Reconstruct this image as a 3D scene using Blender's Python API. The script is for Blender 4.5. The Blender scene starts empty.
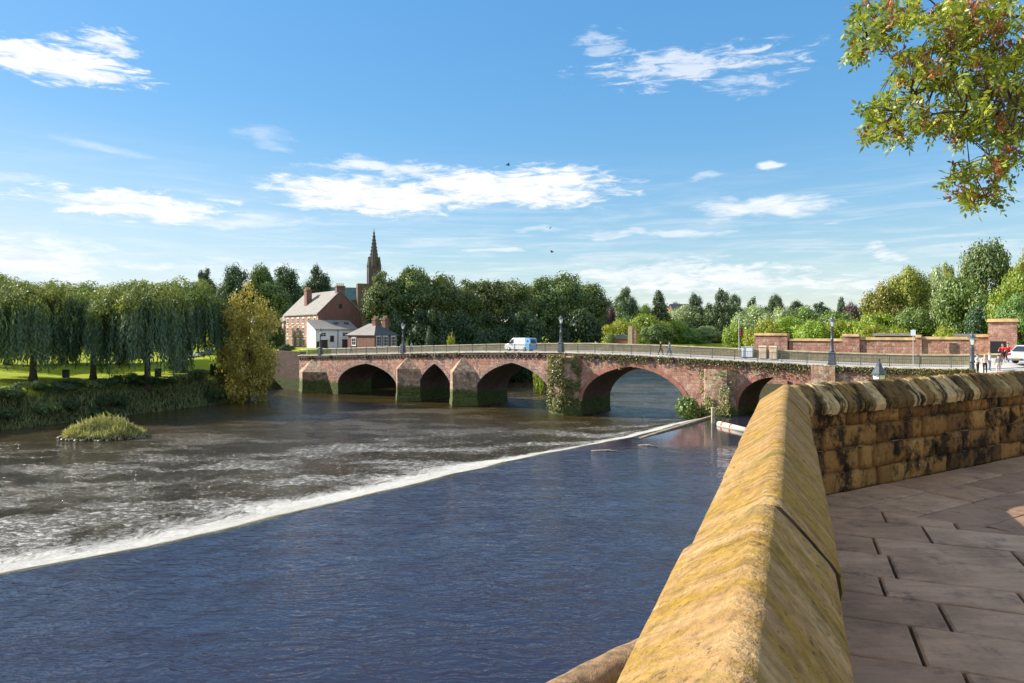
import bpy, bmesh, math, random
import numpy as np
from mathutils import Vector, Matrix, noise

sc = bpy.context.scene
COL = sc.collection
PI = math.pi
R = math.radians

# ------------------------------------------------------------------ camera
EYE = 11.6            # metres above the river below the weir
F = 1024 * 24 / 36.0
HOR = 331.0
cam_d = bpy.data.cameras.new("camera")
cam = bpy.data.objects.new("camera", cam_d)
COL.objects.link(cam)
cam.location = (0, 0, EYE)
cam.rotation_euler = (R(90), 0, 0)
cam_d.lens = 24
cam_d.sensor_width = 36
cam_d.shift_y = -(341.5 - HOR) / 1024.0
cam_d.clip_start = 0.05
cam_d.clip_end = 12000
sc.camera = cam

# ------------------------------------------------------------------ view, sun, sky
sc.view_settings.view_transform = 'Standard'
sc.view_settings.look = 'None'
sc.view_settings.exposure = 1.1
sc.view_settings.gamma = 1.0
sc.view_settings.use_curve_mapping = False
sc.cycles.max_bounces = 6
sc.cycles.transparent_max_bounces = 8
sc.cycles.use_denoising = True

SUN_AZ, SUN_EL = R(-74), R(31)
sd = bpy.data.lights.new("sun", 'SUN')
sd.energy = 4.3
sd.angle = R(0.5)
sd.color = (1.0, 0.93, 0.80)
sun = bpy.data.objects.new("sun", sd)
COL.objects.link(sun)
sdir = Vector((math.sin(SUN_AZ) * math.cos(SUN_EL), math.cos(SUN_AZ) * math.cos(SUN_EL), math.sin(SUN_EL)))
sun.rotation_euler = sdir.to_track_quat('Z', 'Y').to_euler()

world = bpy.data.worlds.new("World")
sc.world = world
world.use_nodes = True


class NT:
    """small helper to write node trees"""
    def __init__(self, tree):
        self.t = tree
        self.n = tree.nodes
        self.l = tree.links

    def put(self, node, key, v):
        s = node.inputs[key]
        if isinstance(v, bpy.types.NodeSocket):
            self.l.new(v, s)
        elif isinstance(v, bpy.types.Node):
            self.l.new(v.outputs[0], s)
        else:
            if hasattr(s.default_value, '__len__') and not hasattr(v, '__len__'):
                v = (v, v, v)
            if s.type == 'RGBA' and len(v) == 3:
                v = (*v, 1)
            s.default_value = v

    def new(self, typ, ins=None, **props):
        nd = self.n.new(typ)
        for k, v in props.items():
            setattr(nd, k, v)
        for k, v in (ins or {}).items():
            self.put(nd, k, v)
        return nd

    def math(self, op, a, b=0.0, c=0.0, clamp=False):
        nd = self.n.new('ShaderNodeMath')
        nd.operation = op
        nd.use_clamp = clamp
        self.put(nd, 0, a)
        self.put(nd, 1, b)
        if op in ('MULTIPLY_ADD', 'SMOOTH_MIN', 'SMOOTH_MAX'):
            self.put(nd, 2, c)
        return nd.outputs[0]

    def vec(self, op, a, b=(0, 0, 0)):
        nd = self.n.new('ShaderNodeVectorMath')
        nd.operation = op
        self.put(nd, 0, a)
        if op == 'SCALE':
            self.put(nd, 'Scale', b)
        elif op not in ('LENGTH', 'NORMALIZE'):
            self.put(nd, 1, b)
        return nd.outputs['Value'] if op in ('LENGTH', 'DOT_PRODUCT') else nd.outputs[0]

    def noise(self, v, scale, detail=4, rough=0.55, dist=0.0, color=False):
        nd = self.new('ShaderNodeTexNoise', {'Vector': v, 'Scale': scale, 'Detail': detail, 'Roughness': rough, 'Distortion': dist})
        return nd.outputs['Color'] if color else nd.outputs['Fac']

    def ramp(self, f, stops, interp='LINEAR'):
        nd = self.n.new('ShaderNodeValToRGB')
        nd.color_ramp.interpolation = interp
        e = nd.color_ramp.elements
        while len(e) < len(stops):
            e.new(0.5)
        for i, (p, c) in enumerate(stops):
            e[i].position = p
            if not hasattr(c, '__len__'):
                c = (c, c, c)
            e[i].color = (*c, 1)
        self.put(nd, 0, f)
        return nd.outputs[0]

    def mix(self, f, a, b, mode='MIX'):
        nd = self.n.new('ShaderNodeMix')
        nd.data_type = 'RGBA'
        nd.blend_type = mode
        self.put(nd, 0, f)
        self.put(nd, 6, a)
        self.put(nd, 7, b)
        return nd.outputs[2]

    def smooth(self, v, lo, hi, a=0.0, b=1.0):
        nd = self.new('ShaderNodeMapRange', {'Value': v, 'From Min': lo, 'From Max': hi, 'To Min': a, 'To Max': b}, interpolation_type='SMOOTHSTEP')
        return nd.outputs[0]

    def bump(self, h, strength=0.5, dist=0.1, normal=None):
        nd = self.new('ShaderNodeBump', {'Height': h, 'Strength': strength, 'Distance': dist})
        if normal is not None:
            self.put(nd, 'Normal', normal)
        return nd.outputs[0]

    def mapping(self, v, loc=(0, 0, 0), rot=(0, 0, 0), scale=(1, 1, 1)):
        return self.new('ShaderNodeMapping', {'Vector': v, 'Location': loc, 'Rotation': rot, 'Scale': scale}).outputs[0]


def build_world():
    t = NT(world.node_tree)
    t.n.clear()
    out = t.new('ShaderNodeOutputWorld')
    bg = t.new('ShaderNodeBackground')
    bg.inputs['Strength'].default_value = 0.10
    t.l.new(bg.outputs[0], out.inputs['Surface'])
    sky = t.new('ShaderNodeTexSky')
    sky.sky_type = 'NISHITA'
    sky.sun_disc = False
    sky.sun_elevation = SUN_EL
    sky.sun_rotation = SUN_AZ
    sky.air_density = 1.0
    sky.dust_density = 0.2
    sky.ozone_density = 2.2
    tc = t.new('ShaderNodeTexCoord')
    sep = t.new('ShaderNodeSeparateXYZ', {0: tc.outputs['Generated']})
    az = t.math('MULTIPLY', t.math('ARCTAN2', sep.outputs[0], sep.outputs[1]), 57.2958)
    el = t.math('MULTIPLY', t.math('ARCSINE', sep.outputs[2]), 57.2958)
    V = t.new('ShaderNodeCombineXYZ', {0: az, 1: el}).outputs[0]
    # turbulent warp shared by all clouds
    Vs = t.mapping(V, scale=(0.42, 1.0, 1.0))
    wn = t.noise(Vs, 0.42, 3, 0.55, color=True)
    warp = t.vec('MULTIPLY', t.vec('SUBTRACT', wn, (0.5, 0.5, 0.5)), (7.0, 2.6, 0))
    Vw = t.vec('ADD', V, warp)
    fine = t.noise(t.mapping(V, rot=(0, 0, R(-5)), scale=(0.30, 1.35, 1.0)), 1.25, 8, 0.68, 0.5)
    fine = t.math('SUBTRACT', fine, 0.5)
    wisp = t.math('SUBTRACT', t.noise(t.mapping(V, rot=(0, 0, R(4)), scale=(0.09, 1.1, 1.0)), 1.2, 5, 0.6, 0.8), 0.5)

    def ae(px, py):
        dx = (px - 512) / F
        return math.degrees(math.atan(dx)), math.degrees(math.atan((HOR - py) / F / math.sqrt(1 + dx * dx)))
    # px, py, half width px, half height px, opacity, noise amplitude, edge softness
    clouds = [
        (52, 62, 85, 17, 1.0, 2.3, 0.55), (95, 44, 34, 14, 0.85, 2.6, 0.7), (98, 72, 38, 8, 0.9, 1.8, 0.5),
        (372, 196, 98, 17, 1.0, 1.5, 0.5), (505, 189, 112, 20, 1.0, 1.7, 0.55), (382, 168, 60, 8, 0.75, 2.2, 0.8),
        (140, 204, 100, 14, 0.95, 2.0, 0.6), (250, 219, 70, 11, 0.55, 1.2, 0.9), (685, 66, 84, 15, 0.62, 3.4, 0.8),
        (600, 46, 26, 10, 0.4, 3.2, 0.8), (745, 82, 40, 9, 0.45, 3.0, 0.8),
        (765, 208, 76, 13, 0.8, 1.2, 0.7), (772, 165, 22, 4.5, 0.75, 1.4, 0.7), (704, 178, 18, 4, 0.4, 1.4, 0.9),
        (655, 232, 80, 5, 0.6, 1.2, 0.8), (492, 246, 42, 4.5, 0.6, 1.2, 0.8), (535, 232, 30, 4, 0.4, 1.2, 0.9),
        (830, 224, 16, 3.5, 0.45, 1.2, 0.9), (893, 254, 24, 7, 0.75, 2.0, 0.7),
        (720, 281, 150, 15, 0.82, 2.2, 0.8), (640, 272, 95, 13, 0.7, 2.0, 0.8), (860, 284, 70, 15, 0.7, 2.2, 0.9),
        (20, 262, 110, 34, 0.85, 1.4, 0.9), (90, 147, 75, 6, 0.30, 1.3, 1.0), (268, 141, 32, 10, 0.30, 1.6, 1.0),
        (20, 180, 60, 7, 0.35, 1.3, 1.0), (140, 262, 50, 5, 0.6, 1.3, 0.8), (300, 270, 150, 14, 0.6, 1.6, 1.0),
    ]
    acc = None
    for px, py, w, h, op, amp, soft in clouds:
        w, h = w * 1.12, h * 1.15
        a0, e0 = ae(px, py)
        aw = abs(ae(px + w, py)[0] - ae(px - w, py)[0]) / 2
        eh = abs(ae(px, py + h)[1] - ae(px, py - h)[1]) / 2
        d = t.vec('LENGTH', t.vec('MULTIPLY', t.vec('SUBTRACT', Vw, (a0, e0, 0)), (1 / aw, 1 / eh, 0)))
        v = t.math('MULTIPLY_ADD', fine, amp * 1.25, t.math('SUBTRACT', 1.0, d))
        m = t.smooth(v, -0.12, soft * 1.05, 0.0, op)
        acc = m if acc is None else t.math('MAXIMUM', acc, m)
    # cloud added overhead and behind the camera, unseen, to whiten and lift shadow fill
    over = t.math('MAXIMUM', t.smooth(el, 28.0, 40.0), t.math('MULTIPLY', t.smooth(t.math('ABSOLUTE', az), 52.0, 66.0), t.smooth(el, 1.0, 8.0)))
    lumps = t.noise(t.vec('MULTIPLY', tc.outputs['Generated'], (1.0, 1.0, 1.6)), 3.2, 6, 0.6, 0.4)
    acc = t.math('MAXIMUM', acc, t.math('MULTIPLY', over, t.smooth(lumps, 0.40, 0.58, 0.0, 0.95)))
    # thin high veil in the lower sky
    band = t.math('MULTIPLY', t.smooth(el, 0.0, 3.0), t.smooth(el, 15.5, 4.0))
    veil = t.math('MULTIPLY', band, t.smooth(wisp, -0.10, 0.30, 0.10, 0.62))
    acc = t.math('MAXIMUM', acc, veil)
    hz = t.math('MAXIMUM', t.smooth(el, 8.0, -1.0, 0.0, 0.45), t.math('MULTIPLY', t.smooth(el, 18.0, 0.0, 0.0, 0.75), t.smooth(az, 5.0, -45.0)))
    # even out the brightness of the sky between zenith and sun side
    lum = t.vec('DOT_PRODUCT', sky.outputs[0], (0.25, 0.5, 0.25))
    gain = t.math('POWER', t.math('MAXIMUM', t.math('DIVIDE', lum, 3.0), 0.05), -0.55)
    skyc = t.vec('SCALE', sky.outputs[0], gain)
    skyc = t.new('ShaderNodeHueSaturation', {'Hue': 0.493, 'Saturation': 1.25, 'Value': 0.86, 'Color': skyc}).outputs[0]
    skyc = t.mix(hz, skyc, (3.7, 4.3, 4.9))
    shade = t.smooth(fine, -0.25, 0.15, 0.0, 1.0)
    cc = t.mix(shade, (3.9, 4.25, 4.8), (5.2, 5.2, 5.2))
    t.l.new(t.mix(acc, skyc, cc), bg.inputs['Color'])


build_world()


# ------------------------------------------------------------------ pixel -> place
def at(px, py, depth):
    return Vector(((px - 512) / F * depth, depth, EYE - (py - HOR) / F * depth))


def on(px, py, z):
    d = (EYE - z) * F / (py - HOR)
    return Vector(((px - 512) / F * d, d, z))


# ------------------------------------------------------------------ object helpers
def link(o, parent=None):
    COL.objects.link(o)
    if parent is not None:
        o.parent = parent
    return o


def tag(o, label, cat, group=None):
    o['label'] = label
    o['category'] = cat
    if group:
        o['group'] = group
    return o


def thing(name, label, cat, loc=(0, 0, 0), rz=0.0, group=None):
    o = bpy.data.objects.new(name, None)
    o.empty_display_size = 0.3
    COL.objects.link(o)
    o.location = loc
    o.rotation_euler = (0, 0, rz)
    return tag(o, label, cat, group)


def structure(o):
    o['kind'] = 'structure'
    return o


def stuff(o, label, cat):
    o['kind'] = 'stuff'
    return tag(o, label, cat)


def copy_tree(o, parent=None):
    c = o.copy()
    COL.objects.link(c)
    c.parent = parent
    for ch in list(o.children):
        copy_tree(ch, c)
    return c


class MB:
    def __init__(self):
        self.v, self.f, self.m = [], [], []

    def add(self, vs, fs, mi=0):
        o = len(self.v)
        self.v += [tuple(p) for p in vs]
        self.f += [tuple(i + o for i in f) for f in fs]
        self.m += [mi] * len(fs)
        return self

    def box(self, x0, x1, y0, y1, z0, z1, mi=0, mat=None, ch=0.0):
        vs = [(x0, y0, z0), (x1, y0, z0), (x1, y1, z0), (x0, y1, z0), (x0, y0, z1), (x1, y0, z1), (x1, y1, z1), (x0, y1, z1)]
        if ch:
            vs[4:] = [(x0 + ch, y0 + ch, z1), (x1 - ch, y0 + ch, z1), (x1 - ch, y1 - ch, z1), (x0 + ch, y1 - ch, z1)]
        if mat is not None:
            vs = [mat @ Vector(p) for p in vs]
        return self.add(vs, [(3, 2, 1, 0), (4, 5, 6, 7), (0, 1, 5, 4), (1, 2, 6, 5), (2, 3, 7, 6), (3, 0, 4, 7)], mi)

    def prism(self, poly, axis, a, b, mi=0, mat=None):
        """poly of (p,q) extruded along axis 'x','y' or 'z' from a to b"""
        def mk(p, q, t):
            return {'x': (t, p, q), 'y': (p, t, q), 'z': (p, q, t)}[axis]
        n = len(poly)
        vs = [mk(p, q, a) for p, q in poly] + [mk(p, q, b) for p, q in poly]
        if mat is not None:
            vs = [mat @ Vector(p) for p in vs]
        fs = [tuple(range(n - 1, -1, -1)), tuple(range(n, 2 * n))]
        fs += [(i, (i + 1) % n, n + (i + 1) % n, n + i) for i in range(n)]
        return self.add(vs, fs, mi)

    def tube(self, pts, rad, n=8, mi=0, cap=True):
        pts = [Vector(p) for p in pts]
        if not hasattr(rad, '__len__'):
            rad = [rad] * len(pts)
        vs, fs = [], []
        for i, p in enumerate(pts):
            d = (pts[min(i + 1, len(pts) - 1)] - pts[max(i - 1, 0)])
            d = d.normalized() if d.length > 1e-9 else Vector((0, 0, 1))
            a = d.cross(Vector((0, 0, 1)) if abs(d.z) < 0.9 else Vector((1, 0, 0))).normalized()
            b = d.cross(a)
            for k in range(n):
                t = 2 * PI * k / n
                vs.append(p + (a * math.cos(t) + b * math.sin(t)) * rad[i])
        for i in range(len(pts) - 1):
            for k in range(n):
                k2 = (k + 1) % n
                fs.append((i * n + k, i * n + k2, (i + 1) * n + k2, (i + 1) * n + k))
        if cap:
            fs.append(tuple(range(n - 1, -1, -1)))
            fs.append(tuple(range((len(pts) - 1) * n, len(pts) * n)))
        return self.add(vs, fs, mi)

    def lathe(self, prof, n=12, c=(0, 0, 0), mi=0, rot=0.0):
        vs, fs = [], []
        for r, z in prof:
            for k in range(n):
                t = 2 * PI * k / n + rot
                vs.append((c[0] + r * math.cos(t), c[1] + r * math.sin(t), c[2] + z))
        for i in range(len(prof) - 1):
            for k in range(n):
                k2 = (k + 1) % n
                fs.append((i * n + k, i * n + k2, (i + 1) * n + k2, (i + 1) * n + k))
        fs.append(tuple(range(n - 1, -1, -1)))
        fs.append(tuple(range((len(prof) - 1) * n, len(prof) * n)))
        return self.add(vs, fs, mi)

    def ball(self, c, r, n=10, mi=0):
        if not hasattr(r, '__len__'):
            r = (r, r, r)
        vs, fs = [], []
        m = n // 2 + 1
        for i in range(m):
            ph = PI * i / (m - 1)
            for k in range(n):
                t = 2 * PI * k / n
                vs.append((c[0] + r[0] * math.sin(ph) * math.cos(t), c[1] + r[1] * math.sin(ph) * math.sin(t), c[2] - r[2] * math.cos(ph)))
        for i in range(m - 1):
            for k in range(n):
                k2 = (k + 1) % n
                fs.append((i * n + k, i * n + k2, (i + 1) * n + k2, (i + 1) * n + k))
        return self.add(vs, fs, mi)

    def build(self, name, mat, parent=None, smooth=False, bevel=0.0, weld=False):
        me = bpy.data.meshes.new(name)
        me.from_pydata(self.v, [], self.f)
        mats = mat if isinstance(mat, (list, tuple)) else [mat]
        for m in mats:
            me.materials.append(m)
        if len(mats) > 1:
            me.polygons.foreach_set('material_index', self.m)
        if weld:
            bm = bmesh.new()
            bm.from_mesh(me)
            bmesh.ops.remove_doubles(bm, verts=bm.verts, dist=1e-4)
            bm.to_mesh(me)
            bm.free()
        if smooth:
            me.polygons.foreach_set('use_smooth', [True] * len(me.polygons))
        me.update()
        o = bpy.data.objects.new(name, me)
        link(o, parent)
        if bevel:
            b = o.modifiers.new('bevel', 'BEVEL')
            b.width = bevel
            b.segments = 2
            b.limit_method = 'ANGLE'
        return o


def grid_mesh(name, P, mat, parent=None, smooth=True, attr=None):
    """P: array (n,m,3)"""
    n, m = P.shape[:2]
    me = bpy.data.meshes.new(name)
    idx = np.arange(n * m).reshape(n, m)
    q = np.stack([idx[:-1, :-1], idx[1:, :-1], idx[1:, 1:], idx[:-1, 1:]], -1).reshape(-1, 4)
    me.vertices.add(n * m)
    me.vertices.foreach_set('co', P.reshape(-1).astype(np.float32))
    me.loops.add(q.size)
    me.loops.foreach_set('vertex_index', q.reshape(-1).astype(np.int32))
    me.polygons.add(len(q))
    me.polygons.foreach_set('loop_start', (np.arange(len(q)) * 4).astype(np.int32))
    me.update(calc_edges=True)
    if smooth:
        me.polygons.foreach_set('use_smooth', np.ones(len(q), dtype=bool))
    for k, a in (attr or {}).items():
        at_ = me.attributes.new(k, 'FLOAT', 'POINT')
        at_.data.foreach_set('value', a.reshape(-1).astype(np.float32))
    me.materials.append(mat)
    o = bpy.data.objects.new(name, me)
    return link(o, parent)


def quads_mesh(name, V, mat):
    """V: (n,4,3) separate quads"""
    n = len(V)
    me = bpy.data.meshes.new(name)
    me.vertices.add(n * 4)
    me.vertices.foreach_set('co', V.reshape(-1).astype(np.float32))
    me.loops.add(n * 4)
    me.loops.foreach_set('vertex_index', np.arange(n * 4, dtype=np.int32))
    me.polygons.add(n)
    me.polygons.foreach_set('loop_start', (np.arange(n) * 4).astype(np.int32))
    me.update(calc_edges=True)
    me.materials.append(mat)
    return me


def unit(a):
    return a / np.maximum(np.linalg.norm(a, axis=-1, keepdims=True), 1e-9)


def leaves(P, N, length, width, rng, T=None):
    """leaf shaped quads (rhombs) at P facing N"""
    n = len(P)
    if T is None:
        T = rng.normal(size=(n, 3))
    N = unit(N)
    T = unit(T - N * (T * N).sum(1, keepdims=True))
    B = np.cross(N, T)
    L = (length * rng.uniform(0.65, 1.3, n))[:, None] / 2
    W = (width * rng.uniform(0.7, 1.25, n))[:, None] / 2
    return np.stack([P - T * L, P + B * W - T * L * 0.1, P + T * L, P - B * W - T * L * 0.1], 1)


# ------------------------------------------------------------------ materials
def mat_new(name):
    m = bpy.data.materials.new(name)
    m.use_nodes = True
    t = NT(m.node_tree)
    b = m.node_tree.nodes['Principled BSDF']
    return m, t, b


def obj_co(t):
    return t.new('ShaderNodeTexCoord').outputs['Object']


def plain(name, col, rough=0.6, metal=0.0, var=0.12, scale=3.0, bump=0.0):
    m, t, b = mat_new(name)
    c = obj_co(t)
    f = t.noise(c, scale, 5, 0.6)
    lo = tuple(x * (1 - var * 2) for x in col)
    hi = tuple(min(1, x * (1 + var * 2)) for x in col)
    t.put(b, 'Base Color', t.ramp(f, [(0.25, lo), (0.75, hi)]))
    b.inputs['Roughness'].default_value = rough
    b.inputs['Metallic'].default_value = metal
    if bump:
        t.put(b, 'Normal', t.bump(t.noise(c, scale * 6, 5), bump, 0.05))
    return m


def leaf_mat(name, cols, trans=0.35, spread=1.0, patch=0.5):
    """cols: dark, mid, light"""
    m, t, b = mat_new(name)
    t.n.remove(b)
    out = t.n['Material Output']
    g = t.new('ShaderNodeNewGeometry')
    oi = t.new('ShaderNodeObjectInfo')
    big = t.noise(obj_co(t), 0.28, 2, 0.5)
    f = t.math('MULTIPLY_ADD', g.outputs['Random Per Island'], 0.55, t.math('MULTIPLY', big, patch))
    c = t.ramp(f, [(0.12, cols[0]), (0.48, cols[1]), (0.9, cols[2])])
    hv = t.new('ShaderNodeHueSaturation', {'Hue': t.math('MULTIPLY_ADD', oi.outputs['Random'], 0.03 * spread, 0.5 - 0.015 * spread),
                                           'Saturation': 1.0, 'Value': t.math('MULTIPLY_ADD', oi.outputs['Random'], 0.35 * spread, 1 - 0.17 * spread), 'Color': c}).outputs[0]
    d = t.new('ShaderNodeBsdfDiffuse', {'Color': hv})
    tr = t.new('ShaderNodeBsdfTranslucent', {'Color': t.mix(0.5, hv, (0.20, 0.22, 0.02))})
    mx = t.new('ShaderNodeMixShader', {0: trans})
    t.l.new(d.outputs[0], mx.inputs[1])
    t.l.new(tr.outputs[0], mx.inputs[2])
    gl = t.new('ShaderNodeBsdfGlossy', {'Color': (0.8, 0.85, 0.9), 'Roughness': 0.45})
    m2 = t.new('ShaderNodeMixShader', {0: 0.035})
    t.l.new(mx.outputs[0], m2.inputs[1])
    t.l.new(gl.outputs[0], m2.inputs[2])
    t.l.new(m2.outputs[0], out.inputs['Surface'])
    return m


def wall_co(t, k=1.0):
    """x+y along the wall, z up: works for upright faces of a local frame"""
    c = obj_co(t)
    s = t.new('ShaderNodeSeparateXYZ', {0: c})
    u = t.math('MULTIPLY_ADD', s.outputs[1], k, s.outputs[0])
    return c, t.new('ShaderNodeCombineXYZ', {0: u, 1: s.outputs[2]}).outputs[0], s.outputs[2]


def masonry(name, c1, c2, mortar, bw, bh, ms=0.03, rough=0.9, moss=None, patches=None, bump=0.6, soot=0.4):
    m, t, b = mat_new(name)
    c, uv, z = wall_co(t)
    wob = t.vec('SCALE', t.vec('SUBTRACT', t.noise(c, 1.1, 3, 0.6, color=True), (0.5, 0.5, 0.5)), bh * 0.5)
    br = t.new('ShaderNodeTexBrick', {'Vector': t.vec('ADD', uv, wob), 'Color1': c1, 'Color2': c2, 'Mortar': mortar, 'Scale': 1.0,
                                      'Mortar Size': ms, 'Mortar Smooth': 0.4, 'Bias': 0.0, 'Brick Width': bw, 'Row Height': bh})
    br.offset = 0.5
    col = br.outputs['Color']
    n1 = t.noise(c, 0.35, 6, 0.65)
    n1b = t.noise(t.mapping(c, scale=(1.6, 1.6, 0.45)), 0.9, 7, 0.72)
    col = t.mix(t.smooth(t.math('MULTIPLY_ADD', n1, 0.4, t.math('MULTIPLY', n1b, 0.6)), 0.42, 0.66, 0, soot), col, (0.055, 0.042, 0.042), 'MIX')
    n2 = t.noise(c, 5.0, 6, 0.7)
    col = t.mix(0.55, col, t.ramp(n2, [(0.2, 0.35), (0.8, 1.0)]), 'MULTIPLY')
    if patches:
        pc, lo, hi, sc_ = patches
        n3 = t.noise(t.vec('ADD', c, (7, 3, 11)), sc_ * 2.6, 8, 0.78)
        col = t.mix(t.smooth(n3, lo, hi, 0, 0.85), col, pc)
    if moss:
        zt, mc = moss
        zz = t.math('ADD', z, t.math('MULTIPLY', t.math('SUBTRACT', t.noise(c, 0.8, 5, 0.65), 0.5), 2.2))
        col = t.mix(t.smooth(zz, zt + 0.35, zt - 0.35, 0, 0.96), col, t.ramp(t.noise(c, 2.2, 7, 0.75), [(0.34, tuple(x * 0.2 for x in mc)), (0.68, tuple(x * 1.5 for x in mc))]))
    t.put(b, 'Base Color', col)
    b.inputs['Roughness'].default_value = rough
    h = t.math('MULTIPLY_ADD', br.outputs['Fac'], -0.8, t.math('MULTIPLY', n2, 0.7))
    t.put(b, 'Normal', t.bump(h, bump, 0.08))
    return m


M = {}
M['bridge'] = masonry('bridge_sandstone', (0.42, 0.165, 0.105), (0.62, 0.31, 0.20), (0.50, 0.34, 0.27), 0.95, 0.46, 0.045,
                      moss=(2.3, (0.075, 0.105, 0.02)), patches=((0.60, 0.50, 0.47), 0.50, 0.63, 0.7), soot=0.68, bump=1.0)
M['cutwater'] = masonry('cutwater_sandstone', (0.40, 0.20, 0.13), (0.60, 0.38, 0.24), (0.46, 0.34, 0.25), 1.0, 0.48, 0.045,
                        moss=(2.5, (0.08, 0.11, 0.02)), patches=((0.55, 0.48, 0.36), 0.48, 0.62, 0.6), soot=0.75, bump=1.0)
M['ring'] = masonry('arch_stone', (0.40, 0.26, 0.22), (0.54, 0.38, 0.34), (0.22, 0.15, 0.13), 0.45, 0.6, 0.04, soot=0.5, moss=(2.0, (0.075, 0.105, 0.02)))
M['redring'] = masonry('red_arch_stone', (0.46, 0.16, 0.10), (0.56, 0.24, 0.16), (0.36, 0.2, 0.17), 0.45, 0.6, 0.05, soot=0.4)
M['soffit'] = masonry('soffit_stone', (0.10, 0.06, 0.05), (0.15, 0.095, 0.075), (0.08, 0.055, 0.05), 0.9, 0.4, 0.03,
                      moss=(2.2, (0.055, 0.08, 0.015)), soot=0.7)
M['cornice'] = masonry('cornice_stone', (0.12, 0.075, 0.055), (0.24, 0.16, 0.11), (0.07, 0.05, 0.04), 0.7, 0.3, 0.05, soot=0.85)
M['kerb'] = plain('kerb_stone', (0.55, 0.50, 0.43), 0.85, var=0.2, scale=1.2)
M['parapet'] = masonry('parapet_stone', (0.235, 0.205, 0.12), (0.32, 0.275, 0.17), (0.15, 0.125, 0.08), 1.5, 0.42, 0.03,
                       patches=((0.12, 0.12, 0.07), 0.5, 0.68, 0.7), soot=0.4)
M['parcap'] = plain('parapet_cap', (0.42, 0.36, 0.22), 0.85, var=0.25, scale=1.0)  # yellower cap paints the sunlit top edge above the shaded olive face
M['redwall'] = masonry('red_wall', (0.42, 0.17, 0.11), (0.60, 0.31, 0.22), (0.46, 0.30, 0.24), 0.95, 0.42, 0.045,
                       patches=((0.58, 0.42, 0.36), 0.50, 0.64, 0.7), soot=0.5, bump=0.8)
M['redcap'] = plain('wall_cap', (0.50, 0.34, 0.16), 0.9, var=0.25, scale=1.2)
M['asphalt'] = plain('asphalt', (0.27, 0.265, 0.26), 0.9, var=0.1, scale=2)
M['footway'] = plain('footway_slabs', (0.45, 0.43, 0.40), 0.9, var=0.1, scale=2)
M['iron'] = plain('painted_iron', (0.07, 0.08, 0.10), 0.4, var=0.2)
M['steel'] = plain('galvanised_steel', (0.46, 0.46, 0.45), 0.45, 0.3, var=0.15)
M['glasslamp'] = plain('lantern_glass', (0.75, 0.76, 0.74), 0.15, var=0.05)
M['brick'] = masonry('house_brick', (0.42, 0.17, 0.11), (0.5, 0.25, 0.17), (0.45, 0.33, 0.26), 0.45, 0.15, 0.02, soot=0.15, bump=0.2)
M['brickdark'] = masonry('gable_brick', (0.24, 0.10, 0.075), (0.30, 0.14, 0.1), (0.25, 0.16, 0.13), 0.45, 0.15, 0.02, soot=0.25, bump=0.2)
M['render'] = plain('white_render', (0.80, 0.80, 0.79), 0.85, var=0.04, scale=1)
M['trim'] = plain('white_paint', (0.80, 0.79, 0.75), 0.5, var=0.03)
M['slate'] = masonry('grey_slate', (0.30, 0.28, 0.265), (0.38, 0.355, 0.33), (0.2, 0.19, 0.18), 0.5, 0.3, 0.02, soot=0.15, bump=0.3)
M['slatedark'] = masonry('blue_slate', (0.075, 0.10, 0.11), (0.11, 0.135, 0.14), (0.05, 0.06, 0.065), 0.5, 0.3, 0.02, soot=0.15, bump=0.3)
M['window'] = plain('window_glass', (0.03, 0.035, 0.045), 0.08, var=0.1)
M['black'] = plain('black_paint', (0.012, 0.012, 0.014), 0.4, var=0.1)
M['church'] = masonry('church_stone', (0.15, 0.09, 0.075), (0.20, 0.125, 0.105), (0.12, 0.09, 0.08), 1.0, 0.45, 0.03, soot=0.3)
M['spire'] = masonry('spire_stone', (0.10, 0.085, 0.085), (0.14, 0.115, 0.11), (0.08, 0.07, 0.07), 1.0, 0.6, 0.02, soot=0.4)
M['copper'] = plain('green_copper', (0.07, 0.16, 0.16), 0.6, var=0.15, scale=0.6)
M['bark'] = plain('bark', (0.075, 0.055, 0.04), 0.95, var=0.3, scale=2.5, bump=0.5)
M['skin'] = plain('skin', (0.55, 0.34, 0.25), 0.6, var=0.05)
M['hairbrown'] = plain('brown_hair', (0.06, 0.035, 0.02), 0.7)
M['hairfair'] = plain('fair_hair', (0.45, 0.32, 0.16), 0.7)
M['tyre'] = plain('tyre_rubber', (0.02, 0.02, 0.021), 0.8)
M['rim'] = plain('wheel_rim', (0.55, 0.55, 0.56), 0.3, 0.7, var=0.05)
M['tail'] = plain('tail_light', (0.5, 0.02, 0.02), 0.25, var=0.05)
M['head'] = plain('head_light', (0.75, 0.77, 0.8), 0.1, var=0.05)
M['plate'] = plain('number_plate', (0.7, 0.6, 0.1), 0.4, var=0.03)


def paint(name, col, metal=0.0):
    m, t, b = mat_new(name)
    c = obj_co(t)
    f = t.noise(c, 1.5, 3)
    t.put(b, 'Base Color', t.ramp(f, [(0.3, tuple(x * 0.93 for x in col)), (0.7, col)]))
    b.inputs['Roughness'].default_value = 0.3
    b.inputs['Metallic'].default_value = metal
    b.inputs['Coat Weight'].default_value = 0.6
    b.inputs['Coat Roughness'].default_value = 0.06
    return m


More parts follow.
